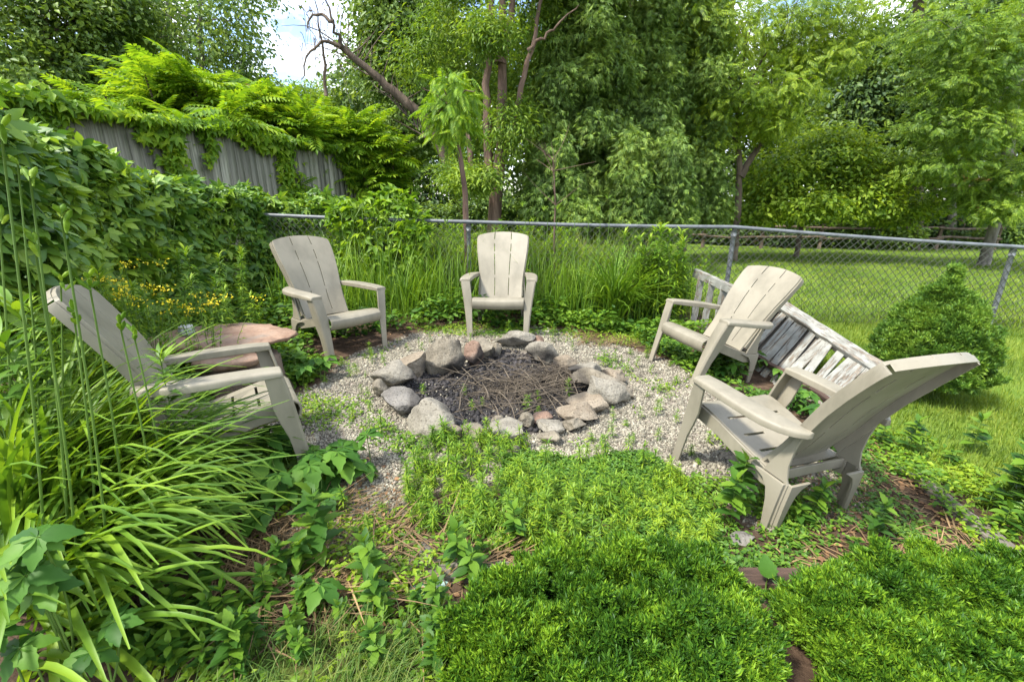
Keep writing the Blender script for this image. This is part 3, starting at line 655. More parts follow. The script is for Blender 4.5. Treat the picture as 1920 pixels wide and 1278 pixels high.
def bar(a, b, w_, h_, mat, nm, up=(0, 0, 1), par=None):
    a, b = np.asarray(a, float), np.asarray(b, float); d_ = nrm(b-a); n_ = np.asarray(up, float); y_ = nrm(np.cross(n_, d_)); z_ = np.cross(d_, y_); n8 = 14
    mb = MB(); rr = np.random.default_rng(abs(int(a[0]*1000+b[1]*77))); Ln = np.linalg.norm(b-a); secs = []
    for t_ in np.linspace(-.5, .5, n8):
        j = rr.normal(0, .0025, (4, 2)); secs.append([(sz*h_/2+j[k][1], sy*w_/2+j[k][0], t_*Ln) for k, (sy, sz) in enumerate(((-1, -1), (-1, 1), (1, 1), (1, -1)))])
    loft(mb, secs); o = bevel(mb.build(nm, mat, par), .004, 1); c_ = (a+b)/2
    o.matrix_local = Matrix([[z_[i], y_[i], d_[i], c_[i]] for i in range(3)]+[[0, 0, 0, 1]]); return o
nrl = nrm(np.cross(Tp(0)-Bt(0)-np.array([0, 0, .1]), Tp(1)-Tp(0)))
bar(Tp(-.02)-off+[-.012, -.012, -.012], Tp(.92)-off+[-.012, -.012, -.012], .045, .075, M['peel'], 'rail', nrl*1.0, root)
bar(Tp(-.03)-off+[.02, .01, .03], Tp(.93)-off+[.02, .01, .03], .085, .022, M['peel'], 'cap_rail', nrl, root)
bar(Bt(.02)-off+[.06, .04, .02], Bt(.98)-off+[.06, .04, -.05], .035, .06, M['brown_timber'], 'rail', nrl, root)
root = empty('picket_fence', (2.1, 4.7, 0)); tag(root, 'short remaining piece of white fence rail and posts behind the side-on chair', 'fence'); off = np.array([2.1, 4.7, 0])
bar(np.array([2.04, 5.05, .55])-off, np.array([2.22, 4.36, .46])-off, .05, .09, M['peel'], 'rail', (0, 0, 1), root)
for q in range(4):
    x, y = 2.08+.045*q, 4.95-.18*q; zb = float(G(x, y)); bar(np.array([x-.05, y-.03, zb-.02])-off, np.array([x, y, .55-.03*q])-off, .07, .02, M['peel'], 'picket', (0, 1, 0), root)
p1, p2 = (2.17, 2.22), (2.13, 1.5)
o = bar((p1[0], p1[1], float(G(*p1))-.012), (p2[0], p2[1], float(G(*p2))-.02), .075, .08, M['timber'], 'garden_timber'); tag(o, 'weathered grey timber edging the bed at the right edge of the gravel', 'timber')
p1, p2 = (2.16, 1.47), (.72, 1.40)
o = bar((p1[0], p1[1], float(G(*p1))-.03), (p2[0], p2[1], float(G(*p2))-.035), .085, .09, M['brown_timber'], 'garden_timber'); tag(o, 'rotting reddish brown timber behind the foreground evergreen shrubs', 'timber')
p1, p2 = (.70, 1.405), (-.55, 1.40)
o = bar((p1[0], p1[1], float(G(*p1))-.025), (p2[0], p2[1], float(G(*p2))-.03), .10, .08, M['timber'], 'garden_timber'); tag(o, 'grey sunken timber crossing the straw in front of the weeds', 'timber')
# sticks leaning on the picket fence
mb = MB(); tube(mb, [(0, 0, 0), (-.12, -.05, .02), (-.26, -.12, -.02)], [.012, .01, .006], 6); tube(mb, [(-.1, -.04, .02), (-.16, -.12, .03)], [.007, .004], 5)
o = mb.build('stick', M['twig'], smooth=True); o.location = (2.56, 4.22, .43); tag(o, 'short forked stick lying on the picket fence rail', 'stick')

# ================================================================== VEGETATION HELPERS
UPV = np.array([0, 0, 1.])
def inside_pts(n, r, shell=.45):
    d = rdir(n); q = U(0, 1, n)**shell; return d*q[:, None]*np.asarray(r), d
def foliage(mb, blobs, T, size, ncl, per, spread, droop=.3, flat=.45, up=1.0, shell=.4, sj=.35, m=0):
    """leaf clumps: every blob (centre, radii) gets ncl twig ends, each carrying `per` leaves in a flattened spray"""
    for c, r in blobs:
        c = np.asarray(c); P, d = inside_pts(ncl, r, shell); n = ncl*per
        cl = np.repeat(P, per, 0)+rng.normal(0, 1, (n, 3))*np.array([1, 1, flat])*spread+c; dd = np.repeat(d, per, 0)
        out = nrm(dd*np.array([1, 1, .4])*.8+rng.normal(0, .75, (n, 3))*np.array([1, 1, .5])-UPV*droop)
        nn = UPV*up+dd*.5+rng.normal(0, .55, (n, 3))
        mb.inst(T, cl, frames(out, nn), size*(1+U(-sj, sj, n)), m)
def B(u, v, y, ru, rv, ry=None):
    r = ray(u, v); zc = y/r[1]; c = at_y(u, v, y); return (c, np.array([ru*zc/FPX, (ry if ry else ru*zc/FPX), rv*zc/FPX]))
def px_path(pts): return np.array([at_y(*p) for p in pts])
def smooth_path(P, n=14, wob=.0):
    P = np.asarray(P, float); t = np.linspace(0, 1, len(P)); tt = np.linspace(0, 1, n); Q = np.stack([np.interp(tt, t, P[:, k]) for k in range(3)], -1)
    for _ in range(2): Q[1:-1] = (Q[:-2]+2*Q[1:-1]+Q[2:])/4
    if wob: Q[1:-1] += rng.normal(0, wob, (n-2, 3))
    return Q
def limb_to(mb, a, c, r0, r1=.008):
    a, c = np.asarray(a), np.asarray(c); mid = (a+c)/2+np.array([0, 0, .12*np.linalg.norm(c-a)])+rng.normal(0, .05, 3)*np.linalg.norm(c-a)
    tube(mb, smooth_path([a, mid, c], 8, .01), np.linspace(r0, r1, 8), 6)
def tree(name, label, cat, group, trunks, blobs, bark, leaf, fol, limbs=True, base=None):
    P0 = np.asarray(trunks[0][0][0]); base = np.array([P0[0], P0[1], float(G(P0[0], P0[1]))])
    root = empty(name, base); tag(root, label, cat, group); mb = MB()
    for q, (pts, r0, r1) in enumerate(trunks):
        pts = np.asarray(pts, float)
        if q == 0: pts = np.concatenate([[base-[0, 0, .15]], pts]) if pts[0][2] > base[2]+.05 else pts
        Q = smooth_path(pts, 16, .012); rr = np.linspace(r0, r1, 16); rr[0] *= 1.35; rr[1] *= 1.1; tube(mb, Q-base, rr, 10)
        tr = Q if q == 0 else tr
    if limbs:
        for c, r in blobs:
            k = min(range(len(tr)), key=lambda i: np.linalg.norm(tr[i]-np.asarray(c))+(2.0*max(0, tr[i][2]-c[2])))
            limb_to(mb, tr[k]-base, np.asarray(c)-base, max(.02, trunks[0][2]*.6))
            for _ in range(3): e = np.asarray(c)+rdir(1)[0]*np.asarray(r)*.75; limb_to(mb, np.asarray(c)*.8+tr[k]*.2-base, e-base, .014, .004)
    mb.build('trunk', bark, root, True); mb = MB(); fol(mb, [(np.asarray(c)-base, r) for c, r in blobs]); mb.build('crown', leaf, root); return root
def fol(T, size, ncl, per, spread, **k): return lambda mb, bl: foliage(mb, bl, T, size, ncl, per, spread, **k)

# ================================================================== BACKGROUND TREES
BG = 'trees behind the garden'
tree('maple_tree', 'dark dense tree filling the upper left corner beyond the sumac', 'tree', BG, [([at_y(110, 190, 13), at_y(90, 60, 13)], .2, .08)],
     [B(20, 40, 13, 120, 90), B(150, 60, 13.3, 100, 90), B(60, 150, 12.6, 130, 55), B(-60, 120, 13, 110, 100), B(190, 140, 13.5, 60, 60), B(110, -40, 13.4, 140, 70), B(210, 20, 14, 60, 60)], M['bark'], M['maple'], fol(DIA, .15, 190, 16, .22, droop=.5))
tree('poplar_tree', 'airy poplar with pale slim trunk and sky showing through, above the sumac', 'tree', BG, [([at_y(380, 230, 15), at_y(378, 120, 15), at_y(374, -60, 15)], .10, .05)],
     [B(310, 30, 15, 90, 60), B(430, 40, 15, 70, 70), B(448, 105, 15, 45, 60), B(400, 110, 15, 80, 50), B(340, 110, 15.4, 60, 60), B(470, 160, 15, 40, 22), B(460, -30, 15, 60, 50), B(270, 90, 15.5, 60, 50)], M['palebark'], M['poplar'], fol(DIA, .13, 85, 13, .26, droop=.8, up=.4))
tree('poplar_tree', 'second slim poplar just left of the blue patch of sky', 'tree', BG, [([at_y(322, 230, 16.5), at_y(318, 60, 16.5), at_y(312, -60, 16.5)], .11, .05)],
     [B(270, 0, 16.5, 60, 60), B(340, -20, 16.5, 70, 60), B(300, 70, 16.5, 60, 50), B(250, 60, 16, 50, 50)], M['palebark'], M['poplar'], fol(DIA, .13, 90, 13, .26, droop=.8, up=.4))
for q, (u, v, y, w_, h_, lab) in enumerate(((560, 190, 22, 60, 40, 'pale hazy far tree below the white cloud, left part'), (630, 185, 24, 60, 45, 'pale hazy far tree below the white cloud, right part'))):
    tree('far_tree', lab, 'tree', BG, [([at_y(u, 280, y), at_y(u, v, y)], .14, .06)], [B(u, v+10, y, w_, h_), B(u-40, v+40, y, w_, h_), B(u+45, v+35, y, w_, h_)], M['bark'], M['light'], fol(DIA, .17, 200, 12, .25))
# multi-stemmed cedar with reddish trunks
Y0 = 8.8
tree('cedar_tree', 'multi stemmed cedar with stringy reddish brown trunks, behind the sapling', 'tree', BG,
     [([at_y(925, 362, Y0), at_y(945, 280, Y0), at_y(940, 180, Y0), at_y(945, 90, Y0), at_y(938, -20, Y0), at_y(940, -190, Y0)], .14, .03),
      ([at_y(912, 352, Y0+.1), at_y(917, 270, Y0+.1), at_y(912, 190, Y0), at_y(918, 90, Y0), at_y(925, -30, Y0), at_y(905, -170, Y0)], .10, .02),
      ([at_y(938, 120, Y0), at_y(952, 60, Y0), at_y(968, -30, Y0), at_y(985, -150, Y0)], .08, .02),
      ([at_y(958, 250, Y0-.1), at_y(975, 170, Y0-.1), at_y(1000, 80, Y0), at_y(1022, -30, Y0), at_y(1045, -120, Y0)], .06, .012),
      ([at_y(990, 95, Y0-.1), at_y(1035, 55, Y0-.2), at_y(1085, 10, Y0-.3)], .03, .008),
      ([at_y(890, 350, Y0+.2), at_y(880, 270, Y0+.2), at_y(875, 215, Y0+.3)], .07, .03)],
     [B(860, 40, 9.4, 70, 70), B(800, 110, 9.6, 70, 60), B(880, 150, 9.6, 60, 60), B(960, 240, 8.6, 40, 60), B(1010, 30, 9.5, 60, 60), B(960, 130, 10, 50, 70), B(900, 240, 9.5, 50, 50), B(915, 60, 8.3, 45, 35, .25), B(890, 335, 8.2, 40, 22, .25), B(1000, 180, 9.6, 50, 70), B(870, 330, 9.2, 50, 40), B(930, -110, 8.9, 80, 60, .7), B(860, -60, 9, 60, 50, .6), B(1010, -80, 8.9, 70, 55, .6), B(940, -200, 8.9, 60, 60, .6)],
     M['redbark'], M['light'], fol(NARROW, .09, 150, 15, .15, droop=.5), limbs=False)
tree('elm_tree', 'tall leafy green tree left of the reddish cedar trunks', 'tree', BG, [([at_y(760, 330, 12), at_y(750, 200, 12), at_y(742, 60, 12)], .13, .06)],
     [B(712, 10, 12, 55, 60), B(760, 10, 12, 80, 70), B(730, 90, 12, 80, 60), B(800, 60, 12, 60, 70), B(712, 130, 12.4, 50, 50), B(760, 160, 12.3, 80, 60), B(800, 230, 12, 70, 60), B(740, 260, 12, 70, 50)], M['bark'], M['poplar'], fol(DIA, .115, 170, 15, .2, droop=.7, up=.5))
# leaning dead limb and hanging dead twigs
root = empty('dead_tree', at_y(845, 330, 9.6)); b0 = np.array(root.location); tag(root, 'leaning dead tree with bare grey limb arching up to the left over the sumac', 'dead tree'); mb = MB()
tube(mb, smooth_path(px_path([(850, 335, 9.6), (822, 255, 9.5), (780, 205, 9.4), (735, 170, 9.3), (690, 130, 9.2), (640, 88, 9.1)]), 18, .012)-b0, np.linspace(.12, .05, 18), 9); mb.build('trunk', M['bark'], root, True)
mb = MB()
for a in range(34):
    s_ = U(.25, 1); st = px_path([(850-210*s_, 335-247*s_**.85, 9.4)])[0]; e = st+np.array([rng.normal(-.15, .4), rng.normal(0, .25), U(.15, .9)]); tube(mb, smooth_path([st, (st+e)/2+rng.normal(0, .08, 3), e], 6)-b0, np.linspace(.014, .003, 6), 4)
for pts in ([(640, 88, 9.1), (625, 40, 9), (600, -30, 9)], [(640, 88, 9.1), (600, 70, 9), (575, 110, 9), (565, 150, 9)], [(626, 40, 9), (585, 20, 9), (575, 60, 9)], [(612, 180, 9.3), (608, 90, 9.2), (590, 0, 9.1)]):
    tube(mb, smooth_path(px_path(pts), 10, .02)-b0, np.linspace(.035, .008, 10), 6)
for a in range(26):
    u0 = U(565, 650); v0 = U(0, 110); st = at_y(u0, v0, 9.1); e = st+np.array([rng.normal(0, .12), rng.normal(0, .1), -U(.3, .9)]); tube(mb, smooth_path([st+rng.normal(0, .1, 3), st, e], 7)-b0, np.linspace(.008, .002, 7), 4)
mb.build('dead_twigs', M['bark'], root, True)
# big drooping cedars
def cedar(name, lab, u0, y, vt, vb, w_, mat, n=10, lean=0, cnt=560, sz=.135):
    bl = []
    for q in range(n):
        t_ = q/(n-1); v = vb+(vt-vb)*t_; hw_ = w_*(1.05-.45*t_)
        for s_ in (-1, 1): bl.append(B(u0+lean*t_+s_*hw_*.48+U(-14, 14), v+U(-12, 12), y+U(-.5, .3), hw_*.52, 36, .7))
    return tree(name, lab, 'tree', BG, [([at_y(u0, vb+10, y+.4), at_y(u0+lean*.5, (vt+vb)/2, y+.4), at_y(u0+lean, vt, y+.4)], .13, .05)], bl, M['redbark'], mat, fol(SPRAY, sz, cnt, 2, .07, droop=.75, up=.45, shell=.35, flat=.7), limbs=False)
cedar('cedar_tree', 'drooping dark green cedar directly right of the reddish trunks', 1075, 9.8, -40, 400, 85, M['cedar'])
cedar('cedar_tree', 'broad drooping cedar behind the rail, centre right, reaching the top of view', 1185, 10.2, -60, 410, 100, M['cedar'])
cedar('cedar_tree', 'darker cedar between the broad drooping cedar and the yellow green locust', 1285, 11.2, -40, 400, 85, M['cedar'])
cedar('cedar_tree', 'low bushy young cedar in front of the broad cedars', 1215, 9.2, 285, 405, 85, M['cedar'], 4)
cedar('cedar_tree', 'low young cedar with brown twigs right of the reddish trunks', 1040, 8.9, 300, 385, 62, M['cedar'], 3)
tree('locust_tree', 'yellow green locust tree with forked brown trunk behind the right fence post', 'tree', BG,
     [([at_y(1382, 428, 11.5), at_y(1386, 340, 11.5), at_y(1384, 210, 11.5)], .10, .055), ([at_y(1388, 330, 11.5), at_y(1415, 285, 11.5), at_y(1460, 225, 11.4), at_y(1530, 90, 11.3)], .085, .03), ([at_y(1384, 215, 11.5), at_y(1366, 110, 11.5), at_y(1376, -20, 11.5)], .05, .025), ([at_y(1350, 130, 11.4), at_y(1320, 90, 11.3), at_y(1310, 20, 11.3)], .02, .01)],
     [B(1310, 30, 11, 60, 50), B(1400, 60, 11, 80, 60), B(1500, 20, 11, 80, 50), B(1370, 180, 11, 75, 50), B(1460, 170, 10.8, 80, 40), B(1290, 120, 11.3, 55, 50), B(1580, 40, 11, 70, 45), B(1480, 90, 11.3, 60, 40), B(1330, 260, 11.4, 60, 40), B(1450, 230, 11, 60, 30), B(1550, 110, 11, 60, 30)], M['bark'], M['locust'], fol(PINN_LO, .17, 150, 4, .15, droop=.45, up=1.0), limbs=True)
tree('maple_tree', 'low spreading pale green tree just behind the right half of the fence rail', 'tree', BG, [([at_y(1500, 440, 12.6), at_y(1510, 340, 12.6), at_y(1520, 280, 12.6)], .07, .04)],
     [B(1450, 330, 12, 65, 45), B(1540, 300, 12, 80, 45), B(1630, 330, 12, 65, 50), B(1500, 385, 11.6, 85, 30), B(1600, 370, 11.8, 75, 40), B(1420, 400, 12, 55, 25), B(1680, 390, 12, 55, 30), B(1560, 270, 12.4, 60, 30)], M['bark'], M['locust'], fol(DIA, .115, 200, 14, .17, droop=.5))
tree('maple_tree', 'shadowy dark tree with greyish trunk behind the pale locust, right of centre', 'tree', BG, [([at_y(1718, 440, 15), at_y(1722, 300, 15), at_y(1724, 150, 15), at_y(1722, 0, 15)], .20, .12)],
     [B(1600, 180, 15, 70, 70), B(1680, 180, 15.2, 70, 80), B(1560, 260, 15, 70, 50), B(1660, 280, 14.6, 80, 50), B(1760, 60, 15.5, 80, 60), B(1640, 100, 15.5, 60, 40), B(1850, 30, 15, 90, 60), B(1790, 240, 15, 80, 60)], M['bark'], M['dark'], fol(DIA, .16, 180, 15, .2, droop=.6))
tree('beech_tree', 'bright green layered tree at the upper right edge with thick pale trunk', 'tree', BG, [([at_y(1860, 440, 11), at_y(1875, 380, 11), at_y(1892, 260, 11), at_y(1912, 130, 11), at_y(1925, 0, 11)], .11, .09)],
     [B(1760, 60, 10.5, 80, 55), B(1840, 90, 10.5, 80, 50), B(1790, 150, 10.5, 80, 40), B(1880, 170, 10.5, 70, 45), B(1760, 230, 10.6, 80, 30), B(1850, 250, 10.3, 80, 32), B(1900, 320, 10.3, 60, 30), B(1760, 310, 10.8, 75, 32), B(1830, 360, 10.8, 55, 22), B(1880, 390, 10.2, 60, 22), B(1910, 60, 10.4, 50, 60)], M['palebark'], M['light'], fol(PINN_LO, .16, 170, 4, .14, droop=.35, up=1.3, flat=.3))
for q, (u, v0, y, rr) in enumerate(((1705, 345, 16, .14), (1790, 360, 15.5, .13), (1560, 350, 17, .10), (1650, 340, 18, .12), (1900, 330, 17, .16), (1250, 330, 18, .12))):
    o = None; mb = MB(); p = at_y(u, 445, y); p[2] = float(G(p[0], p[1])); tp = at_y(u+U(-8, 8), v0-140, y); tube(mb, smooth_path([p-[0, 0, .2], (p+tp)/2, tp], 10, .015)-p, np.linspace(rr, rr*.75, 10), 9)
    root = empty('woodland_tree', p); tag(root, ['slender grey trunk of a shaded woodland tree near the right, left of its neighbour', 'pale grey trunk of a woodland tree left of the thick pale trunk', 'thin shaded trunk under the low spreading pale tree', 'shaded trunk deep in the wood behind the spreading tree', 'dark trunk behind the thick pale trunk at the right edge', 'dark trunk behind the broad drooping cedar'][q], 'tree', BG); mb.build('trunk', M['palebark'] if q in (0, 1) else M['bark'], root, True)
    mb = MB(); c = tp-p; foliage(mb, [(c+rng.normal(0, .5, 3), (1.5, 1.3, 1.1)) for _ in range(4)], DIA, .17, 150, 14, .25, droop=.6); mb.build('crown', M['dark'], root)
# dark wood behind everything
for q, (u, y, mt, top) in enumerate(((120, 24, 'maple', 60), (720, 19, 'dark', 90), (850, 20, 'maple', 10), (1000, 21, 'dark', -10), (1130, 19, 'maple', -30), (1290, 20, 'dark', -30), (1430, 20, 'maple', 60), (1580, 21, 'dark', 70), (1750, 20, 'maple', -20), (1890, 21, 'dark', -40), (2020, 19, 'maple', 0), (-150, 20, 'maple', 20))):
    bl = []
    for v in np.arange(top+60, 440, 75): bl += [B(u-45+U(-15, 15), v, y, 75, 60), B(u+50+U(-15, 15), v+30, y+.5, 75, 60)]
    wh = ['far left', 'left of the elm', 'behind the reddish trunks, left', 'behind the reddish trunks, right', 'behind the first drooping cedar', 'behind the darker cedar', 'behind the locust trunk', 'behind the low spreading tree', 'behind the greyish trunk', 'at the right edge', 'outermost right', 'outermost left'][q]
    tree('woodland_tree', 'shaded tree at the back of the wood, '+wh, 'tree', BG, [([at_y(u, 440, y), at_y(u, top, y)], .17, .08)], bl, M['bark'], M[mt], fol(DIA, .22, 85, 13, .26, droop=.6), limbs=False)
for q in range(11):
    u = 640+q*125+U(-20, 20); y = U(15.2, 16.6); p = at_y(u, 440, y); g_ = float(G(p[0], p[1])); root = empty('understory_shrub', (p[0], p[1], g_)); hh = U(.7, 1.2)
    tag(root, 'dark leafy shrub at the far lawn edge, '+['first', 'second', 'third', 'fourth', 'fifth', 'sixth', 'seventh', 'eighth', 'ninth', 'tenth', 'last'][q]+' from the left', 'shrub', 'shrubs along the edge of the wood')
    mb = MB(); [tube(mb, smooth_path([(0, 0, -.1), rng.normal(0, .3, 3)+[0, 0, hh*.6], rng.normal(0, .6, 3)*[1, 1, .2]+[0, 0, hh]], 6), np.linspace(.03, .01, 6), 5) for _ in range(5)]; mb.build('stems', M['bark'], root, True)
    mb = MB(); foliage(mb, [(np.array([U(-.9, .9), U(-.3, .3), U(.3, hh)]), (.8, .5, .5)) for _ in range(5)], DIA, .13, 90, 12, .16, droop=.5); mb.build('foliage', M['dark' if q % 2 else 'maple'], root)
# split rail fence at the wood edge
root = empty('rail_fence', (6.5, 15.0, 0)); tag(root, 'low dark weathered rail fence along the far edge of the lawn', 'fence'); mb = None
for q in range(9):
    x = -6+q*1.9; g_ = float(G(6.5+x, 15)); mb = MB(); tube(mb, [(x, 0, g_-.2), (x+U(-.03, .03), 0, g_+.78)], .06, 7); mb.build('post', M['bark'], root, True)
    if q < 8:
        for z in (.35, .66): mb = MB(); tube(mb, smooth_path([(x-.1, -.05, g_+z+U(-.04, .04)), (x+1, -.06, g_+z+U(-.03, .03)), (x+2, -.05, g_+z+U(-.04, .04))], 6, .012), .04, 6); mb.build('rail', M['bark'], root, True)
# reddish timber structure glimpsed on the right
p = at_y(1850, 352, 16); root = empty('timber_frame', (p[0], p[1], float(G(p[0], p[1])))); h0 = p[2]-float(G(p[0], p[1])); tag(root, 'reddish timber play structure glimpsed between trunks at the right', 'timber structure')
for z in (-.25, 0, .25): mb = MB(); box(mb, (0, 0, h0+z), (1.9, .06, .13)); bevel(mb.build('beam', M['orange'], root), .01)
for x in (-.85, 0, .85): mb = MB(); box(mb, (x, .09, h0/2+.1), (.12, .10, h0+.6)); bevel(mb.build('post', M['orange'], root), .01)
# sapling in front of the rail
root = empty('sapling_tree', at_y(874, 520, 5.62)); root.location.z = float(G(root.location.x, root.location.y)); b0 = np.array(root.location); tag(root, 'slim young tree with drooping yellow green fronds standing at the fence post', 'tree'); mb = MB()
tr = smooth_path([b0-[0, 0, .1]]+[at_y(*a) for a in ((876, 420, 5.62), (868, 330, 5.62), (858, 250, 5.62), (848, 190, 5.62))], 16, .006); tube(mb, tr-b0, np.linspace(.042, .018, 16), 8)
for a in range(9): limb_to(mb, tr[-2]-b0, tr[-1]-b0+rng.normal(0, .22, 3)*[1, 1, .5], .012, .004)
mb.build('trunk', M['redbark'], root, True); mb = MB(); n = 330; c = at_y(846, 210, 5.62)-b0; P, d = inside_pts(n, (.33, .30, .44), .7)
mb.inst(PINN, c+P+[0, 0, .05], frames(nrm(d*[1, 1, .2]*.8-UPV*.55+rng.normal(0, .45, (n, 3))), d*.4+UPV*.8+rng.normal(0, .3, (n, 3))), U(.11, .22, n)); mb.build('crown', M['sumac'], root)
root = empty('bare_sapling', at_y(1040, 510, 5.9)); root.location.z = float(G(root.location.x, root.location.y)); b0 = np.array(root.location); tag(root, 'thin bare brown sapling with forked twigs standing behind the middle of the fence', 'sapling'); mb = MB()
tr = smooth_path([b0-[0, 0, .1], at_y(1040, 430, 5.9), at_y(1041, 360, 5.9), at_y(1036, 300, 5.9)], 10, .005); tube(mb, tr-b0, np.linspace(.014, .005, 10), 6); mb.build('stem', M['redbark'], root, True); mb = MB()
for a in range(14): k = rng.integers(4, 10); e = tr[k]+np.array([rng.normal(0, .28), rng.normal(0, .15), U(.05, .45)]); tube(mb, smooth_path([tr[k], (tr[k]+e)/2+rng.normal(0, .03, 3), e], 6)-b0, np.linspace(.005, .0015, 6), 4)
mb.build('twigs', M['redbark'], root, True)

# ================================================================== SUMAC THICKET
SUM = [(270, 95, 8.6, 'tallest sumac, its fronds peaking high on the left'), (215, 150, 8.4, 'sumac just left of the tallest one'), (345, 140, 8.8, 'sumac just right of the tallest one'), (190, 205, 7.6, 'low sumac above the left end of the board fence'), (300, 190, 7.8, 'sumac leaning over the first fence panel'),
       (410, 160, 9.2, 'sumac with reddish tips right of the peak'), (470, 175, 9.6, 'middle sumac with yellow tinted top'), (540, 195, 10.0, 'sumac below the white cloud'), (600, 205, 10.4, 'sumac right of the cloud, before its smaller neighbour'), (400, 225, 8.6, 'shaded sumac directly above the second fence panel'), (500, 240, 9.4, 'sumac drooping over the fence cap near its middle'), (590, 250, 10.2, 'sumac drooping over the far end of the fence'), (660, 225, 10.9, 'rounded sumac at the right end of the thicket'), (690, 285, 11.0, 'low sumac hiding the far end of the board fence'), (640, 290, 11.2, 'small dark sumac behind the fence end'), (130, 170, 8.0, 'leftmost sumac of the thicket'), (440, 130, 9.5, 'sumac standing in front of the airy poplar'), (515, 165, 9.9, 'sumac left of the cloud with drooping fronds'), (385, 125, 9.0, 'sumac on the slope right of the tallest one'), (640, 195, 10.7, 'sumac right of the sky gap'), (690, 235, 11.0, 'outermost sumac beside the leaning dead limb')]
for q, (u, v, y, lab) in enumerate(SUM):
    c = at_y(u, v, y); g_ = float(G(c[0], c[1])); root = empty('sumac_bush', (c[0], c[1], g_)); tag(root, lab, 'shrub', 'sumac thicket behind the board fence'); mb = MB(); fm = MB(); fl = MB(); H = c[2]-g_
    for k in range(9):
        tip = np.array([rng.normal(0, .42), rng.normal(0, .35), H-abs(rng.normal(0, .38))-(.0 if k < 3 else .25)]); bs = np.array([tip[0]*.3+.25, tip[1]*.3, -.1])
        tube(mb, smooth_path([bs, bs*.5+tip*.5+[.1, 0, 0], tip], 9, .01), np.linspace(.035, .014, 9), 6)
        n = 22; az = U(0, TAU, n); el = U(-.25, .8, n); d = np.stack([np.cos(az)*np.cos(el), np.sin(az)*np.cos(el), np.sin(el)], -1)
        fm.inst(PINN, tip-UPV*U(0, .35, n)[:, None], frames(d, UPV*1.0+rng.normal(0, .25, (n, 3))), U(.40, .68, n))
        if q in (2, 5, 6, 7, 12) and k < 5:
            m_ = 40; s_ = U(0, 1, m_); fl = MB(); fl.inst(DIA, tip+UPV*(s_*.24)[:, None]+rng.normal(0, 1, (m_, 3))*(.04*(1-s_*.7))[:, None], randrot(m_), U(.025, .045, m_)); M.setdefault('sumacflower', leafmat('sumac_flower', [(.22, .17, .02), (.36, .20, .03)], .2)); fl.build('flower_head', M['sumacflower'], root)
    mb.build('stems', M['bark'], root, True); fm.build('fronds', M['sumac'], root)
# ================================================================== CREEPER MASSES
def vine(name, lab, line, depth, n, T, size, mat, cat='vine', low=.0, stems=40, group=None, side=1):
    """leaves over a ridge that follows `line` (x, y, top z) and falls to the ground on both sides"""
    line = np.asarray(line, float); seg = np.concatenate([[0], np.cumsum(np.linalg.norm(np.diff(line[:, :2], axis=0), axis=1))])
    o0 = np.array([line[0, 0], line[0, 1], float(G(line[0, 0], line[0, 1]))]); root = empty(name, o0); tag(root, lab, cat, group)
    def surf(s, a, off):
        x, y, z = (np.interp(s, seg, line[:, k]) for k in range(3)); x2, y2 = np.interp(s+.02, seg, line[:, 0]), np.interp(s+.02, seg, line[:, 1]); x1, y1 = np.interp(s-.02, seg, line[:, 0]), np.interp(s-.02, seg, line[:, 1])
        t = nrm(np.stack([x2-x1, y2-y1, 0*x], -1)); nr = np.stack([t[:, 1], -t[:, 0], 0*x], -1)*side
        g_ = G(x, y); hgt = z-g_; lump = .24*smooth_noise(s*1.0, a*2, 4.2, 11)+.09*smooth_noise(s, a*3, 9, 12)
        ca, sa = np.cos(a), np.sin(a); rad = 1+lump-off
        P = np.stack([x, y, g_], -1)+nr*(depth*rad*np.sign(ca)*np.abs(ca)**.6)[:, None]+UPV*(hgt*(.0+1.0*np.clip(sa, 0, 1)**.75)*(1+lump*.5-off*.3))[:, None]
        nn = nr*(ca)[:, None]+UPV*(sa*.9+.1)[:, None]; return P, nn, nr
    s = U(0, seg[-1], n); a = np.where(U(0, 1, n) < .78, U(.0, 1.75, n), U(1.5, 3.0, n)); off = np.abs(rng.normal(0, .16, n)); P, nn, nr = surf(s, a, off)
    d = nrm(nn*.5-UPV*.4+rng.normal(0, .65, (n, 3))); mb = MB(); mb.inst(T, P-o0+rng.normal(0, .02, (n, 3)), frames(d, nn*.8+UPV*.7+rng.normal(0, .55, (n, 3))), size*U(.4, 1.3, n)); mb.build('leaves', mat, root)
    mb = MB()
    for k in range(stems):
        s0 = U(0, seg[-1]); aa = np.linspace(U(.2, .6), U(1.1, 1.8), 8); ss = np.clip(s0+np.cumsum(rng.normal(0, .06, 8)), 0, seg[-1]); Pp, _, _ = surf(ss, aa, np.full(8, .02)); tube(mb, Pp-o0, U(.002, .005), 5)
    mb.build('stems', M['stalk'], root, True); return root
vine('creeper_vine', 'dense mass of dark five leaflet creeper heaped over the left hand fence', [(-2.7, 1.9, 1.75), (-3.1, 2.6, 1.95), (-3.35, 3.3, 1.80), (-3.55, 4.0, 1.62), (-3.5, 5.0, 1.48)], .42, 6800, PALM_MID, .112, M['vine'])
vine('creeper_vine', 'lighter creeper mass under the board fence trailing to the right behind the turned chair', [(-3.5, 5.0, 1.48), (-3.3, 5.7, 1.45), (-2.6, 6.2, 1.36), (-1.9, 6.35, 1.24), (-1.45, 6.2, 1.1)], .38, 3800, PALM, .10, M['vine'])
vine('creeper_vine', 'yellow green creeper knotted over the chain link rail left of the sapling', [(-2.2, 5.62, 1.22), (-1.7, 5.58, 1.36), (-1.25, 5.54, 1.42), (-1.0, 5.52, 1.22)], .17, 520, PALM, .10, M['sumac'], stems=16)
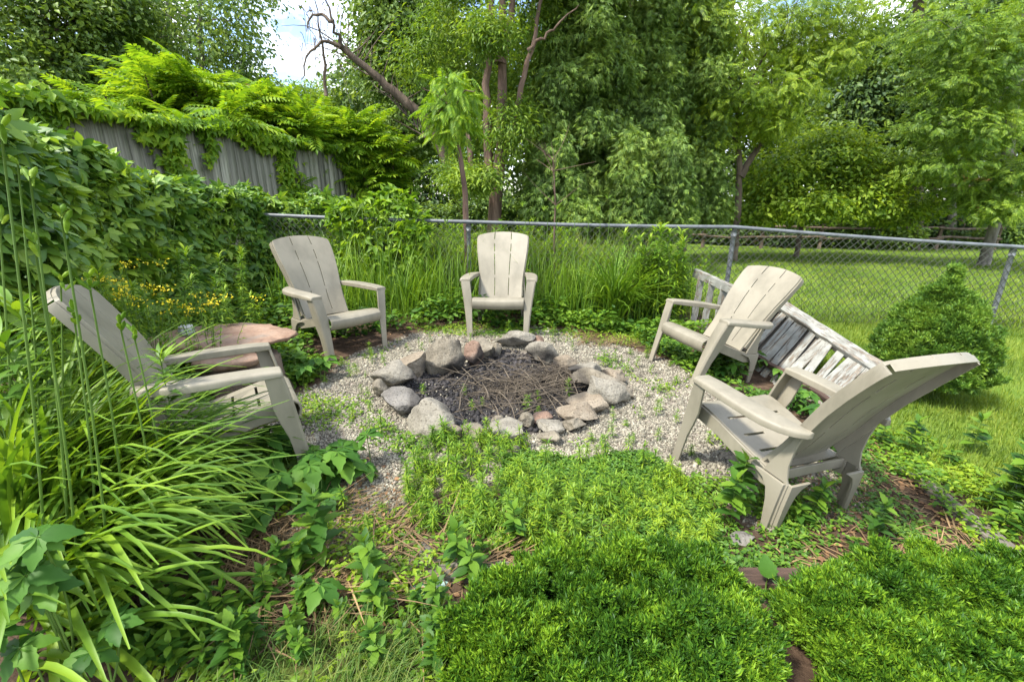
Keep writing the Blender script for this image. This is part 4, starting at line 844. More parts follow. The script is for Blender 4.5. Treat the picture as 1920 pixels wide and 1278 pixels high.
# creeper hanging over the board fence
ang_f = d = (np.array([-3.35, 10.6])-np.array([-5.45, 4.2])); Lf = np.linalg.norm(d); d = d/Lf; nf = np.array([d[1], -d[0]])
def fence_pt(s, n_, z): q = np.array([-5.45, 4.2])+d*s+nf*n_; return np.array([q[0], q[1], z])
root = empty('creeper_vine', fence_pt(0, 0, 0)); tag(root, 'creeper spilling over the top of the board fence and hanging down in ropes', 'vine'); b0 = np.array(root.location); mb = MB(); PP = []; NN = []
for k in range(1250):
    s = U(0, Lf); th = .04+.09*max(0, math.sin(s*2.3)+math.sin(s*5.1+1)*.6)
    PP.append(fence_pt(s, rng.normal(.05, .10), 2.29+abs(rng.normal(0, th*.7)))); NN.append([nf[0]*.5, nf[1]*.5, .8])
for s0, w_, drop, kk in ((2.55, .16, .9, 150), (2.35, .3, .25, 50), (4.55, .18, 1.3, 190), (4.2, .5, .2, 60), (3.1, .10, .5, 30), (6.3, .2, .8, 70), (1.2, .2, .3, 40)):
    for k in range(kk): PP.append(fence_pt(s0+rng.normal(0, w_*.55), .05+abs(rng.normal(0, .05)), 2.3-U(0, 1)**1.3*drop)); NN.append([nf[0], nf[1], .4])
PP, NN = np.array(PP), np.array(NN); n = len(PP); mb.inst(PALM, PP-b0, frames(nrm(NN*.4-UPV*.8+rng.normal(0, .45, (n, 3))), NN+rng.normal(0, .35, (n, 3))), .13*U(.5, 1.2, n)); mb.build('leaves', M['sumac'], root)

# ================================================================== BLADE PLANTS
def lily_mesh(n, L, w_, spread=.07, droop=1.5, seed=0, dirbias=None, tilt=.22):
    a = U(0, TAU, n) if dirbias is None else rng.normal(dirbias[0], dirbias[1], n); rr = np.sqrt(U(0, 1, n))*spread
    ph = U(0, TAU, n); root = np.stack([np.cos(ph)*rr, np.sin(ph)*rr, np.full(n, -.02)], -1)
    mb = MB(); blades(mb, root, a, np.abs(rng.normal(tilt, .17, n)), L*U(.55, 1.1, n), w_*U(.7, 1.2, n), droop*U(.5, 1.35, n), 8, pw=1.5); return mb
LILY = [  # u, v of the foot, blades, length, width, droop, direction bias, label
 (1150, 604, 240, .92, .020, 1.55, None, 'big fountain shaped daylily clump right of the middle chair'), (1085, 586, 90, .72, .018, 1.2, None, 'smaller daylily clump between the middle chair and the big fountain clump'), (1215, 592, 100, .75, .018, 1.3, None, 'daylily clump right of the big fountain clump'),
 (800, 572, 120, .75, .018, 1.35, None, 'daylily clump left of the middle chair beside the red flower'), (760, 585, 80, .6, .018, 1.5, None, 'low daylily clump beside the right arm of the turned chair'), (850, 545, 60, .7, .012, 1.0, None, 'upright daylily clump at the foot of the fence post'),
 (1075, 520, 110, .8, .012, .9, None, 'upright daylily clump hugging the fence behind the middle chair'), (455, 560, 70, .6, .014, 1.6, None, 'dark daylily clump behind the slab table'),
 (1290, 560, 60, .6, .012, 1.1, None, 'daylily clump behind the arm of the side-on chair')]
for u, v, n, L, w_, dr, db, lab in LILY:
    p = at_g(u, v); o = lily_mesh(n, L, w_, .10, dr, dirbias=db).build('daylily_plant', M['lily']); o.location = p; tag(o, lab, 'daylily', 'daylily clumps')
FRONT = [((-1.85, 1.45), 90, .95, .022, 1.3, (.5, .8), 'upright daylily clump before the back of the half buried chair', .3), ((-1.76, 1.60), 230, .84, .024, 1.75, (.05, .6), 'huge foreground daylily clump arching right over the half buried chair', .62), ((-2.0, 1.75), 160, .95, .021, 1.5, (.2, .8), 'daylily clump behind the huge foreground one at the left edge', .5), ((-1.62, 1.28), 150, .92, .025, 1.7, (-.05, .55), 'front daylily clump sweeping right above the creeper leaves', .65),
         ((-1.62, 1.80), 110, .66, .022, 1.5, (.0, .55), 'daylily clump spilling around the front leg of the half buried chair', .6), ((-1.42, 1.05), 46, .7, .022, 1.7, (.1, .5), 'lowest daylily clump with broad blades at the bottom left', .6), ((-2.3, 2.1), 60, .8, .018, 1.2, None, 'tall daylily clump behind the back of the half buried chair', .3)]
for (x, y), n, L, w_, dr, db, lab, tl in FRONT:
    o = lily_mesh(n, L, w_, .13, dr, dirbias=db, tilt=tl).build('daylily_plant', M['lily']); o.location = (x, y, float(G(x, y))); tag(o, lab, 'daylily', 'daylily clumps')
# scapes
SCP = [(30, 1000, 240, .15), (75, 960, 330, -.02), (140, 940, 400, .1), (15, 1010, 400, -.05), (95, 990, 450, .2), (160, 1010, 580, .05), (250, 860, 600, .12), (128, 1030, 520, -.1), (55, 900, 300, .04), (275, 830, 620, .1), (185, 880, 520, .0)]
for q, (u, v, vt, ln) in enumerate(SCP):
    y = U(1.15, 1.75); p = at_y(u, v, y); p[2] = float(G(p[0], p[1])); tp = at_y(u+ln*-60-20, vt, y+.05); mb = MB(); root = empty('daylily_scape', p); hh = tp-p; tr = smooth_path([(0, 0, -.02), hh*.5+[.02, 0, 0], hh], 10); tube(mb, tr, np.linspace(.0045, .0026, 10), 7); mb.build('stem', M['stalk'], root, True)
    bd = MB()
    for k in range(5):
        dd = np.array([rng.normal(0, .5), rng.normal(0, .5), 1]); dd /= np.linalg.norm(dd); ln_ = U(.025, .055); b_ = hh-[0, 0, U(0, .05)]; tube(bd, [b_, b_+dd*ln_*.4, b_+dd*ln_*.7, b_+dd*ln_], [.0025, .006, .007, .002], 7)
    bd.build('buds', M['rod'], root, True); tag(root, 'slender green daylily flower stalk with closed buds rising at the left edge', 'flower stalk', 'daylily flower stalks at the left')
# ================================================================== LEAFY SHOOTS
def shoot(h, n, ll, T=LANCE, top=.5, r=.003, droop=.25, wild=.25, whorl=2.399, lo=.12):
    mb = MB(); sw = rng.normal(0, .05, 2)*h; t = np.linspace(0, 1, 7); pth = np.stack([sw[0]*t*t, sw[1]*t*t, h*t-.01], -1); tube(mb, pth, np.linspace(r, r*.5, 7), 5, 1)
    s = np.sort(lo+(1-lo)*U(0, 1, n)**(1-top*.6)); a = np.arange(n)*whorl+U(0, .5, n); el = np.where(s > .88, .9, .25)+rng.normal(0, wild, n)
    dd = np.stack([np.cos(a)*np.cos(el), np.sin(a)*np.cos(el), np.sin(el)], -1); P = np.stack([np.interp(s, t, pth[:, k]) for k in range(3)], -1)
    mb.inst(T, P, frames(dd, UPV+rng.normal(0, .15, (n, 3))), ll*(1.05-.35*s)*U(.75, 1.15, n)); return mb
ROD = [shoot(h, n, ll).build('goldenrod_shoot', [M['rod'], M['stalk']]) for h, n, ll in ((.09, 34, .044), (.13, 42, .048), (.165, 52, .05), (.11, 38, .042))]
TALL = [shoot(h, n, ll, r=.004).build('tall_goldenrod', [M['rod'], M['stalk']]) for h, n, ll in ((.75, 90, .12), (.95, 110, .12), (.6, 80, .11))]
WEED = [shoot(h, n, ll, T, .3, .003, wild=.2, whorl=1.5708, lo=.2).build('leafy_weed', [M['weed'], M['stalk']]) for h, n, ll, T in ((.16, 16, .085, LEAF), (.24, 22, .095, LEAF), (.12, 14, .07, SERR), (.30, 26, .10, SERR))]
LILYST = [shoot(h, n, .17, t_leaf(.20, .12, .35, 3), .15, .005, wild=.25, lo=.25).build('leafy_lily', [M['lily'], M['stalk']]) for h, n in ((.95, 44), (.8, 38))]
used = set()
def place(protos, x, y, sc, label, cat, group):
    o = protos[rng.integers(len(protos))]
    if o.name in used: o = o.copy(); COL.objects.link(o)
    used.add(o.name); o.location = (x, y, float(G(x, y))); o.rotation_euler = (rng.normal(0, .08), rng.normal(0, .08), U(0, TAU)); o.scale = (sc,)*3; tag(o, label, cat, group); return o
for u, v, y in ((120, 860, 1.62), (150, 900, 1.5), (95, 820, 1.8), (60, 860, 1.6), (170, 840, 1.75), (20, 900, 1.45), (350, 860, 1.72)):
    p = at_y(u, v, y); place(LILYST, p[0], p[1], U(.8, 1.0) if u < 300 else .75, 'tall leafy lily stem with lance shaped leaves in front of the half buried chair', 'lily', 'leafy lily stems in front of the half buried chair')
for q in range(30):
    x, y = U(-2.75, -2.0), U(1.45, 2.6); place(TALL, x, y, U(.65, 1.0), 'tall leafy goldenrod stem at the left edge behind the daylilies', 'goldenrod', 'tall goldenrod stems at the left edge')
# single shoots in the gravel
SPOT = [(670, 690), (690, 680), (660, 705), (790, 660), (795, 700), (800, 745), (690, 745), (700, 770), (1130, 690), (1170, 680), (1195, 685), (1210, 670), (1255, 690), (1175, 700), (1215, 745), (1250, 730), (1270, 720), (1225, 780), (1240, 770), (1265, 790), (1285, 770), (1200, 790), (1170, 800), (1150, 790), (880, 770), (905, 765), (865, 800), (1000, 780), (985, 770), (1010, 760), (1060, 745), (870, 745), (795, 820), (760, 840), (720, 820), (1110, 830), (1130, 840), (1150, 825), (1180, 850), (880, 640), (850, 625), (830, 620), (1100, 640), (1075, 630), (950, 630), (965, 640), (1030, 630), (1150, 640), (1180, 640), (590, 700), (610, 715), (640, 690), (700, 900), (655, 960), (590, 1060), (720, 960), (690, 1000), (620, 1000), (705, 1040), (560, 1130), (740, 1100), (655, 780), (690, 800), (1290, 850), (1310, 870), (1330, 830)]
for u, v in SPOT:
    p = at_g(u+U(-8, 8), v+U(-5, 5)); place(ROD, p[0], p[1], U(.55, 1.0), 'small lime green goldenrod shoot growing alone in the gravel near the fire ring', 'weed', 'goldenrod shoots in the gravel')
for q in range(44):
    a = U(0, TAU); r_ = U(1.0, 1.5); x, y = PIT[0]+r_*math.cos(a), PIT[1]+r_*.95*math.sin(a)
    place(ROD, x, y, U(.4, .85), 'small lime green goldenrod shoot growing alone in the gravel near the fire ring', 'weed', 'goldenrod shoots in the gravel')
# the thick weed patch in front: one mass plus the largest shoots as things
def patch(name, lab, pts, T4, scs, mats, cat):
    mb = MB()
    for k, tm in enumerate(T4):
        sel = pts[k::len(T4)]; n = len(sel); me = tm.data; V = np.zeros(len(me.vertices)*3, np.float32); me.vertices.foreach_get('co', V); F = {}
        for pl in me.polygons: F.setdefault((len(pl.vertices), pl.material_index), []).append(list(pl.vertices))
        groups = [(np.array(f), mi) for (ln, mi), f in F.items()]
        R = rotz(U(0, TAU, n)); R = np.einsum('nij,njk->nik', frames(nrm(np.stack([rng.normal(0, .1, n), np.ones(n), rng.normal(0, .1, n)], -1)), np.tile(UPV, (n, 1))+rng.normal(0, .1, (n, 3))), R)
        mb.inst((V.reshape(-1, 3), groups), np.stack([sel[:, 0], sel[:, 1], G(sel[:, 0], sel[:, 1])], -1), R, U(*scs, n))
    return tag(mb.build(name, mats), lab, cat, kind='stuff')
def pix_region(n, poly, keep=None):
    poly = np.array(poly, float); lo, hi = poly.min(0), poly.max(0); out = []
    while len(out) < n:
        u, v = U(lo[0], hi[0]), U(lo[1], hi[1]); ins = False; j = len(poly)-1
        for i in range(len(poly)):
            if (poly[i][1] > v) != (poly[j][1] > v) and u < (poly[j][0]-poly[i][0])*(v-poly[i][1])/(poly[j][1]-poly[i][1])+poly[i][0]: ins = not ins
            j = i
        if ins: out.append(at_g(u, v)[:2])
    return np.array(out)
def world_region(n, poly, keep=None):
    poly = np.array(poly, float); lo, hi = poly.min(0), poly.max(0); out = np.zeros((0, 2))
    while len(out) < n:
        P = U(0, 1, (n*2, 2))*(hi-lo)+lo; ins = np.zeros(len(P), bool); j = len(poly)-1
        for i in range(len(poly)):
            c = ((poly[i][1] > P[:, 1]) != (poly[j][1] > P[:, 1])) & (P[:, 0] < (poly[j][0]-poly[i][0])*(P[:, 1]-poly[i][1])/(poly[j][1]-poly[i][1]+1e-12)+poly[i][0]); ins ^= c; j = i
        P = P[ins]
        if keep is not None: P = P[U(0, 1, len(P)) < keep(P[:, 0], P[:, 1])]
        out = np.concatenate([out, P])
    return out[:n]
FP1 = [(-.48, 2.30), (-.55, 1.95), (-.42, 1.62), (-.1, 1.52), (.3, 1.42), (.8, 1.5), (.95, 1.75), (.85, 2.05), (.55, 2.18), (.35, 2.2), (.1, 2.36), (-.15, 2.34)]
pts = world_region(520, FP1, lambda x, y: np.clip(.65+.9*smooth_noise(x, y, 7, 21), .08, 1)*np.where(((x-.35)/.42)**2+((y-2.05)/.2)**2 < 1, .12, 1))
patch('weed_patch', 'thick patch of lime green goldenrod seedlings in front of the fire ring', pts, ROD, (.5, 1.0), [M['rod'], M['stalk']], 'weeds')
for x, y in world_region(46, FP1): place(ROD, x, y, U(.95, 1.25), 'taller lime green goldenrod shoot standing out of the weed patch before the fire ring', 'weed', 'taller goldenrod shoots in the weed patch')
# small leaved ground cover
def cover(lab, P, size, mat, hmax, T=DIA, name='ground_cover'):
    n = len(P); z = G(P[:, 0], P[:, 1])+U(.1, 1, n)*hmax*(.6+.6*smooth_noise(P[:, 0], P[:, 1], 8, 31)); mb = MB(); az = U(0, TAU, n); dd = np.stack([np.cos(az), np.sin(az), rng.normal(0, .3, n)], -1)
    mb.inst(T, np.stack([P[:, 0], P[:, 1], z], -1), frames(nrm(dd), UPV+rng.normal(0, .35, (n, 3))), size*U(.6, 1.3, n)); return tag(mb.build(name, mat), lab, 'ground cover', kind='stuff')
cover('carpet of tiny round green leaves spreading through the weeds in front of the fire ring', world_region(34000, [(-.05, 2.3), (-.05, 1.75), (.3, 1.5), (.9, 1.55), (.95, 2.0), (.75, 2.25), (.4, 2.15)], lambda x, y: np.clip(.6+1.0*smooth_noise(x, y, 6, 22), .03, 1)), .019, M['cover'], .07)
cover('low green weeds among leaf litter below the near right chair', world_region(4500, [(1.05, 1.55), (2.1, 1.6), (2.15, 2.5), (1.6, 2.6), (1.2, 1.9)], lambda x, y: np.clip(.3+1.1*smooth_noise(x, y, 5, 23), 0, 1)), .026, M['cover'], .06)
cover('low weeds creeping over the grey edging timber', world_region(2600, [(2.02, 1.5), (2.5, 1.5), (2.6, 2.6), (2.1, 2.6)], lambda x, y: np.clip(.5+1.0*smooth_noise(x, y, 6, 28), .05, 1)), .032, M['rod'], .10)
cover('low leafy weeds along the foot of the pickets', world_region(4200, [(1.65, 3.0), (2.15, 2.6), (2.15, 4.6), (1.7, 5.0), (1.2, 4.4), (1.45, 3.6)], lambda x, y: np.clip(.55+1.0*smooth_noise(x, y, 5, 24), 0, 1)), .05, M['weed'], .16)
cover('leafy green undergrowth along the foot of the chain link fence', world_region(9500, [(-3.2, 3.7), (-2.0, 4.0), (-1.2, 4.3), (-.3, 4.55), (.8, 4.4), (1.5, 4.5), (1.9, 5.2), (-3.4, 5.5)], lambda x, y: np.clip(.7+.8*smooth_noise(x, y, 4, 25), .1, 1)), .07, M['weed'], .32, LEAF)
cover('leafy undergrowth around the slab table and behind the half buried chair', world_region(5500, [(-3.0, 2.0), (-2.2, 2.2), (-1.75, 2.6), (-1.45, 3.1), (-1.5, 3.4), (-1.9, 4.0), (-3.2, 3.9)], lambda x, y: np.clip(.65+.8*smooth_noise(x, y, 4, 26), .05, 1)*(np.hypot(x+2.02, y-3.0) > .36)), .065, M['weed'], .24, LEAF)
cover('scattered small weeds in the straw at the bottom left of centre', world_region(2600, [(-1.1, .9), (-.05, .95), (-.05, 1.5), (-.5, 1.9), (-1.2, 1.7)], lambda x, y: np.clip(.35+1.0*smooth_noise(x, y, 6, 29), .02, 1)), .03, M['rod'], .08)
cover('sparse tiny weeds sprouting in patches all over the gravel', world_region(3000, [(-1.5, 2.2), (-.9, 1.6), (-.4, 1.5), (-.5, 2.3), (.6, 2.3), (1.0, 1.9), (1.6, 2.6), (1.6, 3.9), (.9, 4.5), (-.9, 4.5), (-1.5, 3.4)], lambda x, y: np.clip(-.1+1.3*smooth_noise(x, y, 5.5, 33), 0, 1)*(np.hypot(x-PIT[0], y-PIT[1]) > .95)), .026, M['rod'], .045)
cover('weeds filling the bare soil between the weed patch and the near right chair', world_region(1600, [(.85, 1.45), (1.3, 1.45), (1.3, 1.8), (.95, 2.1)], lambda x, y: np.clip(.6+.9*smooth_noise(x, y, 9, 34), .05, 1)), .026, M['cover'], .07)
cover('small green weeds in the gap between the two foreground shrubs', world_region(700, [(.5, .85), (.75, .85), (.82, 1.45), (.62, 1.45)]), .026, M['cover'], .07)
cover('dark leafy plants beneath the half buried chair', world_region(1500, [(-1.9, 1.6), (-.95, 1.75), (-.85, 2.0), (-1.1, 2.1), (-1.9, 2.3)]), .06, M['weed'], .16, LEAF)
cover('low light green weeds dotting the gravel at the back of the fire ring', world_region(2400, [(-.9, 4.2), (1.3, 4.1), (1.4, 4.6), (-1.0, 4.5)], lambda x, y: np.clip(.3+1.2*smooth_noise(x, y, 5, 27), 0, 1)), .04, M['rod'], .08, LANCE)
# tall goldenrod and weeds by the fence
TG = [(u, v) for u, v in ((1195, 590), (1215, 575), (1235, 580), (1255, 570), (1270, 580), (1285, 565), (1300, 575), (1225, 560), (1250, 555), (1310, 560), (1205, 565), (655, 560), (680, 570), (700, 555), (640, 540), (715, 565), (735, 550), (500, 545), (480, 555), (460, 540), (430, 550), (520, 540), (410, 560), (1040, 545), (1065, 550), (610, 545), (350, 545), (390, 545), (330, 520), (300, 530), (1020, 560), (860, 560), (820, 545), (780, 555))]
for q, (u, v) in enumerate(TG):
    p = at_g(u+U(-8, 8), v+U(-6, 6)); rt = u > 1100; place(TALL, p[0], p[1], U(.95, 1.2) if rt else U(.7, 1.0), 'tall goldenrod stem in the bunch right of the big fountain daylily' if rt else ('tall leafy goldenrod stem behind the slab table' if u < 560 else 'tall goldenrod stem at the fence left of the bunch'), 'goldenrod', 'tall goldenrod stems in the bunch at the right' if rt else ('tall goldenrod stems behind the slab table' if u < 560 else 'tall goldenrod stems along the fence'))
for q in range(40):
    x, y = U(1.2, 1.95), U(4.85, 5.2); place(TALL, x, y, U(.9, 1.15), 'tall goldenrod stem in the bunch right of the big fountain daylily', 'goldenrod', 'tall goldenrod stems in the bunch at the right')
for q in range(34):
    x, y = U(-2.9, -2.0), U(2.5, 4.8); place(TALL, x, y, U(.55, .95), 'tall leafy goldenrod stem behind the slab table', 'goldenrod', 'tall goldenrod stems behind the slab table')
pts = world_region(620, [(-3.3, 5.65), (1.4, 5.7), (.8, 7.4), (-3.0, 7.5)]); patch('tall_weeds', 'tall light green weeds and grasses growing wild behind the middle of the fence', pts, TALL, (.55, 1.05), [M['rod'], M['stalk']], 'weeds')
mb = MB(); P = world_region(4200, [(-3.3, 5.6), (1.8, 5.6), (1.6, 7.4), (-3.0, 7.8)]); n = len(P); blades(mb, np.stack([P[:, 0], P[:, 1], G(P[:, 0], P[:, 1])], -1), U(0, TAU, n), np.abs(rng.normal(0, .2, n)), U(.4, 1.0, n), U(.006, .012, n), U(.2, 1.3, n), 5)
tag(mb.build('tall_grass', M['grass']), 'tall pale green grass behind the chain link fence left of the lawn', 'grass', kind='stuff')
mb = MB(); P = world_region(1500, [(-2.6, 4.6), (.9, 4.75), (2.0, 4.9), (2.0, 5.5), (-2.6, 5.6)], lambda x, y: chair_free(x, y)*1.0); n = len(P); blades(mb, np.stack([P[:, 0], P[:, 1], G(P[:, 0], P[:, 1])], -1), U(0, TAU, n), np.abs(rng.normal(0, .15, n)), U(.35, .95, n), U(.006, .011, n), U(.1, 1.1, n), 6)
tag(mb.build('tall_grass', M['lily']), 'upright grass blades along the inside of the chain link fence', 'grass', kind='stuff')
for q, (u, v) in enumerate([(835, 470), (1000, 440), (1020, 430), (1045, 445), (1075, 430), (1100, 440), (1125, 425), (980, 445), (700, 430), (720, 440), (1140, 430)]):
    y = U(4.9, 5.35); tp = at_y(u, v-40+U(-20, 20), y); g_ = float(G(tp[0], tp[1])); root = empty('daylily_scape', (tp[0], tp[1], g_)); mb = MB(); h = tp[2]-g_; tube(mb, smooth_path([(0, 0, 0), (.02, 0, h*.5), (U(-.05, .05), 0, h)], 8), np.linspace(.005, .003, 8), 5); mb.build('stem', M['stalk'], root, True); bd = MB()
    for k in range(4): dd = nrm(np.array([rng.normal(0, .6), rng.normal(0, .6), 1])); tube(bd, [np.array([0, 0, h-.01]), np.array([0, 0, h])+dd*.03, np.array([0, 0, h])+dd*.06], [.003, .007, .002], 6)
    bd.build('buds', M['rod'], root, True); tag(root, 'thin daylily flower stalk with buds standing above the fence rail', 'flower stalk', 'daylily flower stalks along the fence')
# red flower
p = at_g(790, 560); root = empty('red_flower', (p[0]-.08, p[1]-.05, p[2])); tag(root, 'single small red flower left of the middle chair', 'flower'); mb = MB(); tube(mb, [(0, 0, 0), (.01, 0, .2), (0, 0, .30)], .003, 5); mb.build('stem', M['stalk'], root); mb = MB(); n = 6; a = np.arange(n)*TAU/n; mb.inst(LEAF, np.tile([0, 0, .30], (n, 1)), frames(np.stack([np.cos(a), np.sin(a)-.3, .5+0*a], -1), np.tile(UPV, (n, 1))), .055); mb.build('petals', M['red'], root)
# yellow flowering plants
for u, v, y, h, nb, lab in ((238, 535, 2.62, .80, 22, 'large yellow flowering herb left of the slab table'), (370, 565, 2.75, .62, 12, 'smaller yellow flowering herb beside the glass jar'), (300, 560, 2.5, .62, 6, 'sparse yellow flowering herb between the larger one and the table')):
    tp = at_y(u, v, y); g_ = float(G(tp[0], tp[1])); H = tp[2]-g_; root = empty('yellow_flower_plant', (tp[0], tp[1], g_)); tag(root, lab, 'flowering plant', 'yellow flowering herbs'); mb = MB(); fm = MB(); lm = MB()
    for k in range(nb):
        e = np.array([rng.normal(0, .10), rng.normal(0, .10), H+rng.normal(0, .055)]); tube(mb, smooth_path([(e[0]*.2, e[1]*.2, 0), e*[.5, .5, .6], e], 8), np.linspace(.0025, .0012, 8), 5)
        m_ = 14; fm.inst(t_diamond(.7, .1, .1), e+rng.normal(0, .022, (m_, 3))*[1, 1, .5], frames(rdir(m_), UPV+rng.normal(0, .5, (m_, 3))), U(.010, .017, m_)); m_ = 26; s = U(.15, .97, m_); lm.inst(NARROW, e*s[:, None]+rng.normal(0, .008, (m_, 3)), frames(rdir(m_)*[1, 1, .4]+UPV*.2, np.tile(UPV, (m_, 1))), U(.02, .045, m_))
    mb.build('stems', M['stalk'], root, True); lm.build('leaves', M['rod'], root); fm.build('blossoms', M['yellow'], root)
# ================================================================== CREEPER SPRIGS, FOREGROUND LEAVES
def sprig(P, n, size, T, mat, sp, name, lab, group=None, cat='creeper', tilt=.5):
    root = empty(name, P); tag(root, lab, cat, group); mb = MB(); sm = MB()
    for k in range(n):
        a = U(0, TAU); r_ = sp*math.sqrt(U()); hgt = U(.04, .14)*(1+size*3); e = np.array([math.cos(a)*r_, math.sin(a)*r_, hgt]); tube(sm, smooth_path([(e[0]*.4, e[1]*.4, -.01), e*[.8, .8, .7], e], 5), [.0025]*5, 4)
        dd = nrm(np.array([[math.cos(a), math.sin(a), U(-.2, .1)]])); mb.inst(T, e[None], frames(dd, UPV+rng.normal(0, tilt*.5, (1, 3))), np.array([size*U(.75, 1.2)]))
    sm.build('stems', M['stalk'], root); mb.build('leaves', mat, root); return root
M['creeper'] = leafmat('creeper_ground_leaves', [(.022, .075, .014), (.045, .125, .02), (.075, .17, .024)], trans=.3, spec=.2)
for u, v, n, sz in ((700, 885, 2, .13), (640, 880, 3, .12), (610, 900, 3, .12), (585, 925, 4, .13), (560, 900, 3, .12), (540, 940, 4, .12), (520, 870, 4, .12), (500, 900, 4, .12), (470, 960, 4, .12), (600, 955, 3, .11), (530, 985, 3, .11), (605, 1145, 2, .13), (585, 700, 4, .10), (600, 715, 3, .10), (560, 720, 3, .10), (1400, 690, 4, .11), (1380, 720, 4, .11), (1440, 715, 3, .11), (1355, 690, 4, .10), (1500, 760, 3, .11), (1540, 800, 3, .11)):
    p = at_g(u, v); sprig(p, n, sz, PALM_HI, M['creeper'], .06+.02*n, 'creeper_sprig', 'sprig of palmate creeper leaves lying by the foot of the pickets' if u > 1300 else ('sprig of palmate creeper leaves beside the leg of the half buried chair' if v > 800 else 'sprig of palmate creeper leaves in the gravel under the turned chair'), 'creeper sprigs by the pickets' if u > 1300 else ('creeper sprigs by the half buried chair' if v > 800 else 'creeper sprigs under the turned chair'))
p = at_g(1436, 1105); root = empty('broad_leaf_plant', p); tag(root, 'single big green leaf standing between the two foreground shrubs', 'plant'); sm = MB(); tube(sm, [(0, 0, -.02), (0, .005, .03), (.0, .0, .055)], .003, 6); sm.build('stem', M['stalk'], root); mb = MB(); mb.inst(t_serr(.85, 5, .10, .3), np.array([[0, 0, .05], [.01, .02, .04]]), frames(np.array([[.1, .5, .75], [.8, .3, .3]]), np.array([[0, -1., .6], [0, -.4, 1.]])), np.array([.085, .05])); mb.build('leaves', M['creeper'], root)
# broad creeper leaves at the very front left
for u, v, y, sz, lab in ((45, 1010, .93, .085, 'upper cluster of large smooth creeper leaves at the bottom left corner'), (80, 1085, .90, .09, 'second cluster of large creeper leaves, just below the upper one at the left edge'), (25, 1190, .86, .08, 'lowest cluster of large creeper leaves at the left edge'), (150, 1190, .90, .075, 'cluster of large creeper leaves under the broad daylily blade')):
    c = at_y(u, v, y); g_ = float(G(c[0], c[1])); root = empty('creeper_sprig', (c[0], c[1], g_)); tag(root, lab, 'creeper', 'large creeper leaves at the bottom left'); sm = MB(); mb = MB(); h = c[2]-g_
    for k in range(2):
        e = np.array([rng.normal(0, .03), rng.normal(0, .03), h-.05*k]); tube(sm, smooth_path([(.05*k, -.03, -.02), (e[0], .03, h*.6), e], 7), [.003]*7, 5); a = U(0, TAU); mb.inst(PALM_HI, e[None], frames(np.array([[math.cos(a), math.sin(a), -.1]]), np.array([[.15, -.5, 1.]])), np.array([sz])); mb.inst(SERR, np.repeat(e[None], 2, 0), frames(np.array([[math.cos(a+2.6), math.sin(a+2.6), -.1], [math.cos(a-2.7), math.sin(a-2.7), -.1]]), np.array([[.15, -.5, 1.]]*2)), np.array([sz, sz*.9]))
    sm.build('stems', M['stalk'], root); mb.build('leaves', M['creeper'], root)
for q in range(84):
    u, v = (U(215, 470) if q % 3 else U(430, 850)), U(1130, 1275)
    if q < 12: u, v = U(380, 640), U(1050, 1180)
    p = at_g(u, v); place(WEED, p[0], p[1], U(.32, .68), 'leafy green weed with paired leaves in the bed along the bottom edge', 'weed', 'leafy weeds along the bottom left')
for u, v, s in ((1380, 960, 1.0), (1370, 985, .9), (1520, 970, .7), (1500, 985, .8), (1640, 1010, .7), (1600, 1030, .6), (1880, 950, 1.1), (1850, 960, .9), (1870, 1000, 1.0), (1900, 985, 1.1), (1820, 850, 1.0), (1700, 850, .8), (1650, 830, .8), (1780, 870, .7), (560, 1075, 1.0), (690, 1060, .9), (700, 1090, .9), (860, 1070, .9), (900, 1050, .8), (950, 1000, .8), (970, 1020, .8), (600, 1050, 1.1), (880, 1090, 1.0)):
    p = at_g(u, v); place(WEED if v > 1000 or u > 1450 else [ROD[2], WEED[3]], p[0], p[1], s, 'upright leafy weed growing beside the near right chair and timbers' if u > 1300 else 'upright leafy weed growing out of the straw before the evergreen shrub', 'weed', 'leafy weeds by the near right chair' if u > 1300 else 'leafy weeds in the straw')
# straw, leaf litter, stones in the straw
mb = MB(); P = world_region(900, [(-1.0, 1.1), (-.1, 1.15), (.0, 1.5), (-.45, 1.65), (-.95, 1.85), (-1.3, 1.6)], lambda x, y: np.clip(.5+1.0*smooth_noise(x, y, 6, 41), .05, 1)); n = len(P); az = rng.normal(.2, .9, n)
blades(mb, np.stack([P[:, 0], P[:, 1], G(P[:, 0], P[:, 1])+U(.0, .025, n)], -1), az, np.full(n, 1.45)+rng.normal(0, .1, n), U(.08, .35, n), U(.003, .007, n), rng.normal(.1, .15, n), 4, fold=.1)
P = world_region(500, [(.6, 4.1), (1.2, 4.1), (1.2, 4.5), (.7, 4.6)]); n2 = len(P); blades(mb, np.stack([P[:, 0], P[:, 1], G(P[:, 0], P[:, 1])+U(.0, .03, n2)], -1), U(0, TAU, n2), np.full(n2, 1.4), U(.06, .2, n2), U(.003, .006, n2), rng.normal(.1, .15, n2), 4, fold=.1)
P = world_region(420, [(1.1, 1.45), (2.1, 1.5), (2.1, 2.3), (1.4, 2.2)]); n2 = len(P); blades(mb, np.stack([P[:, 0], P[:, 1], G(P[:, 0], P[:, 1])+U(.0, .02, n2)], -1), U(0, TAU, n2), np.full(n2, 1.45), U(.04, .14, n2), U(.003, .008, n2), rng.normal(.1, .15, n2), 4, fold=.1)
tag(mb.build('straw_litter', M['straw']), 'flattened golden dry stalks and straw littering the bare soil', 'straw', kind='stuff')
M['litter'] = solid('dead_leaf_litter', (.10, .05, .025), (.30, .17, .08), 4, .85, .2, island=.45)
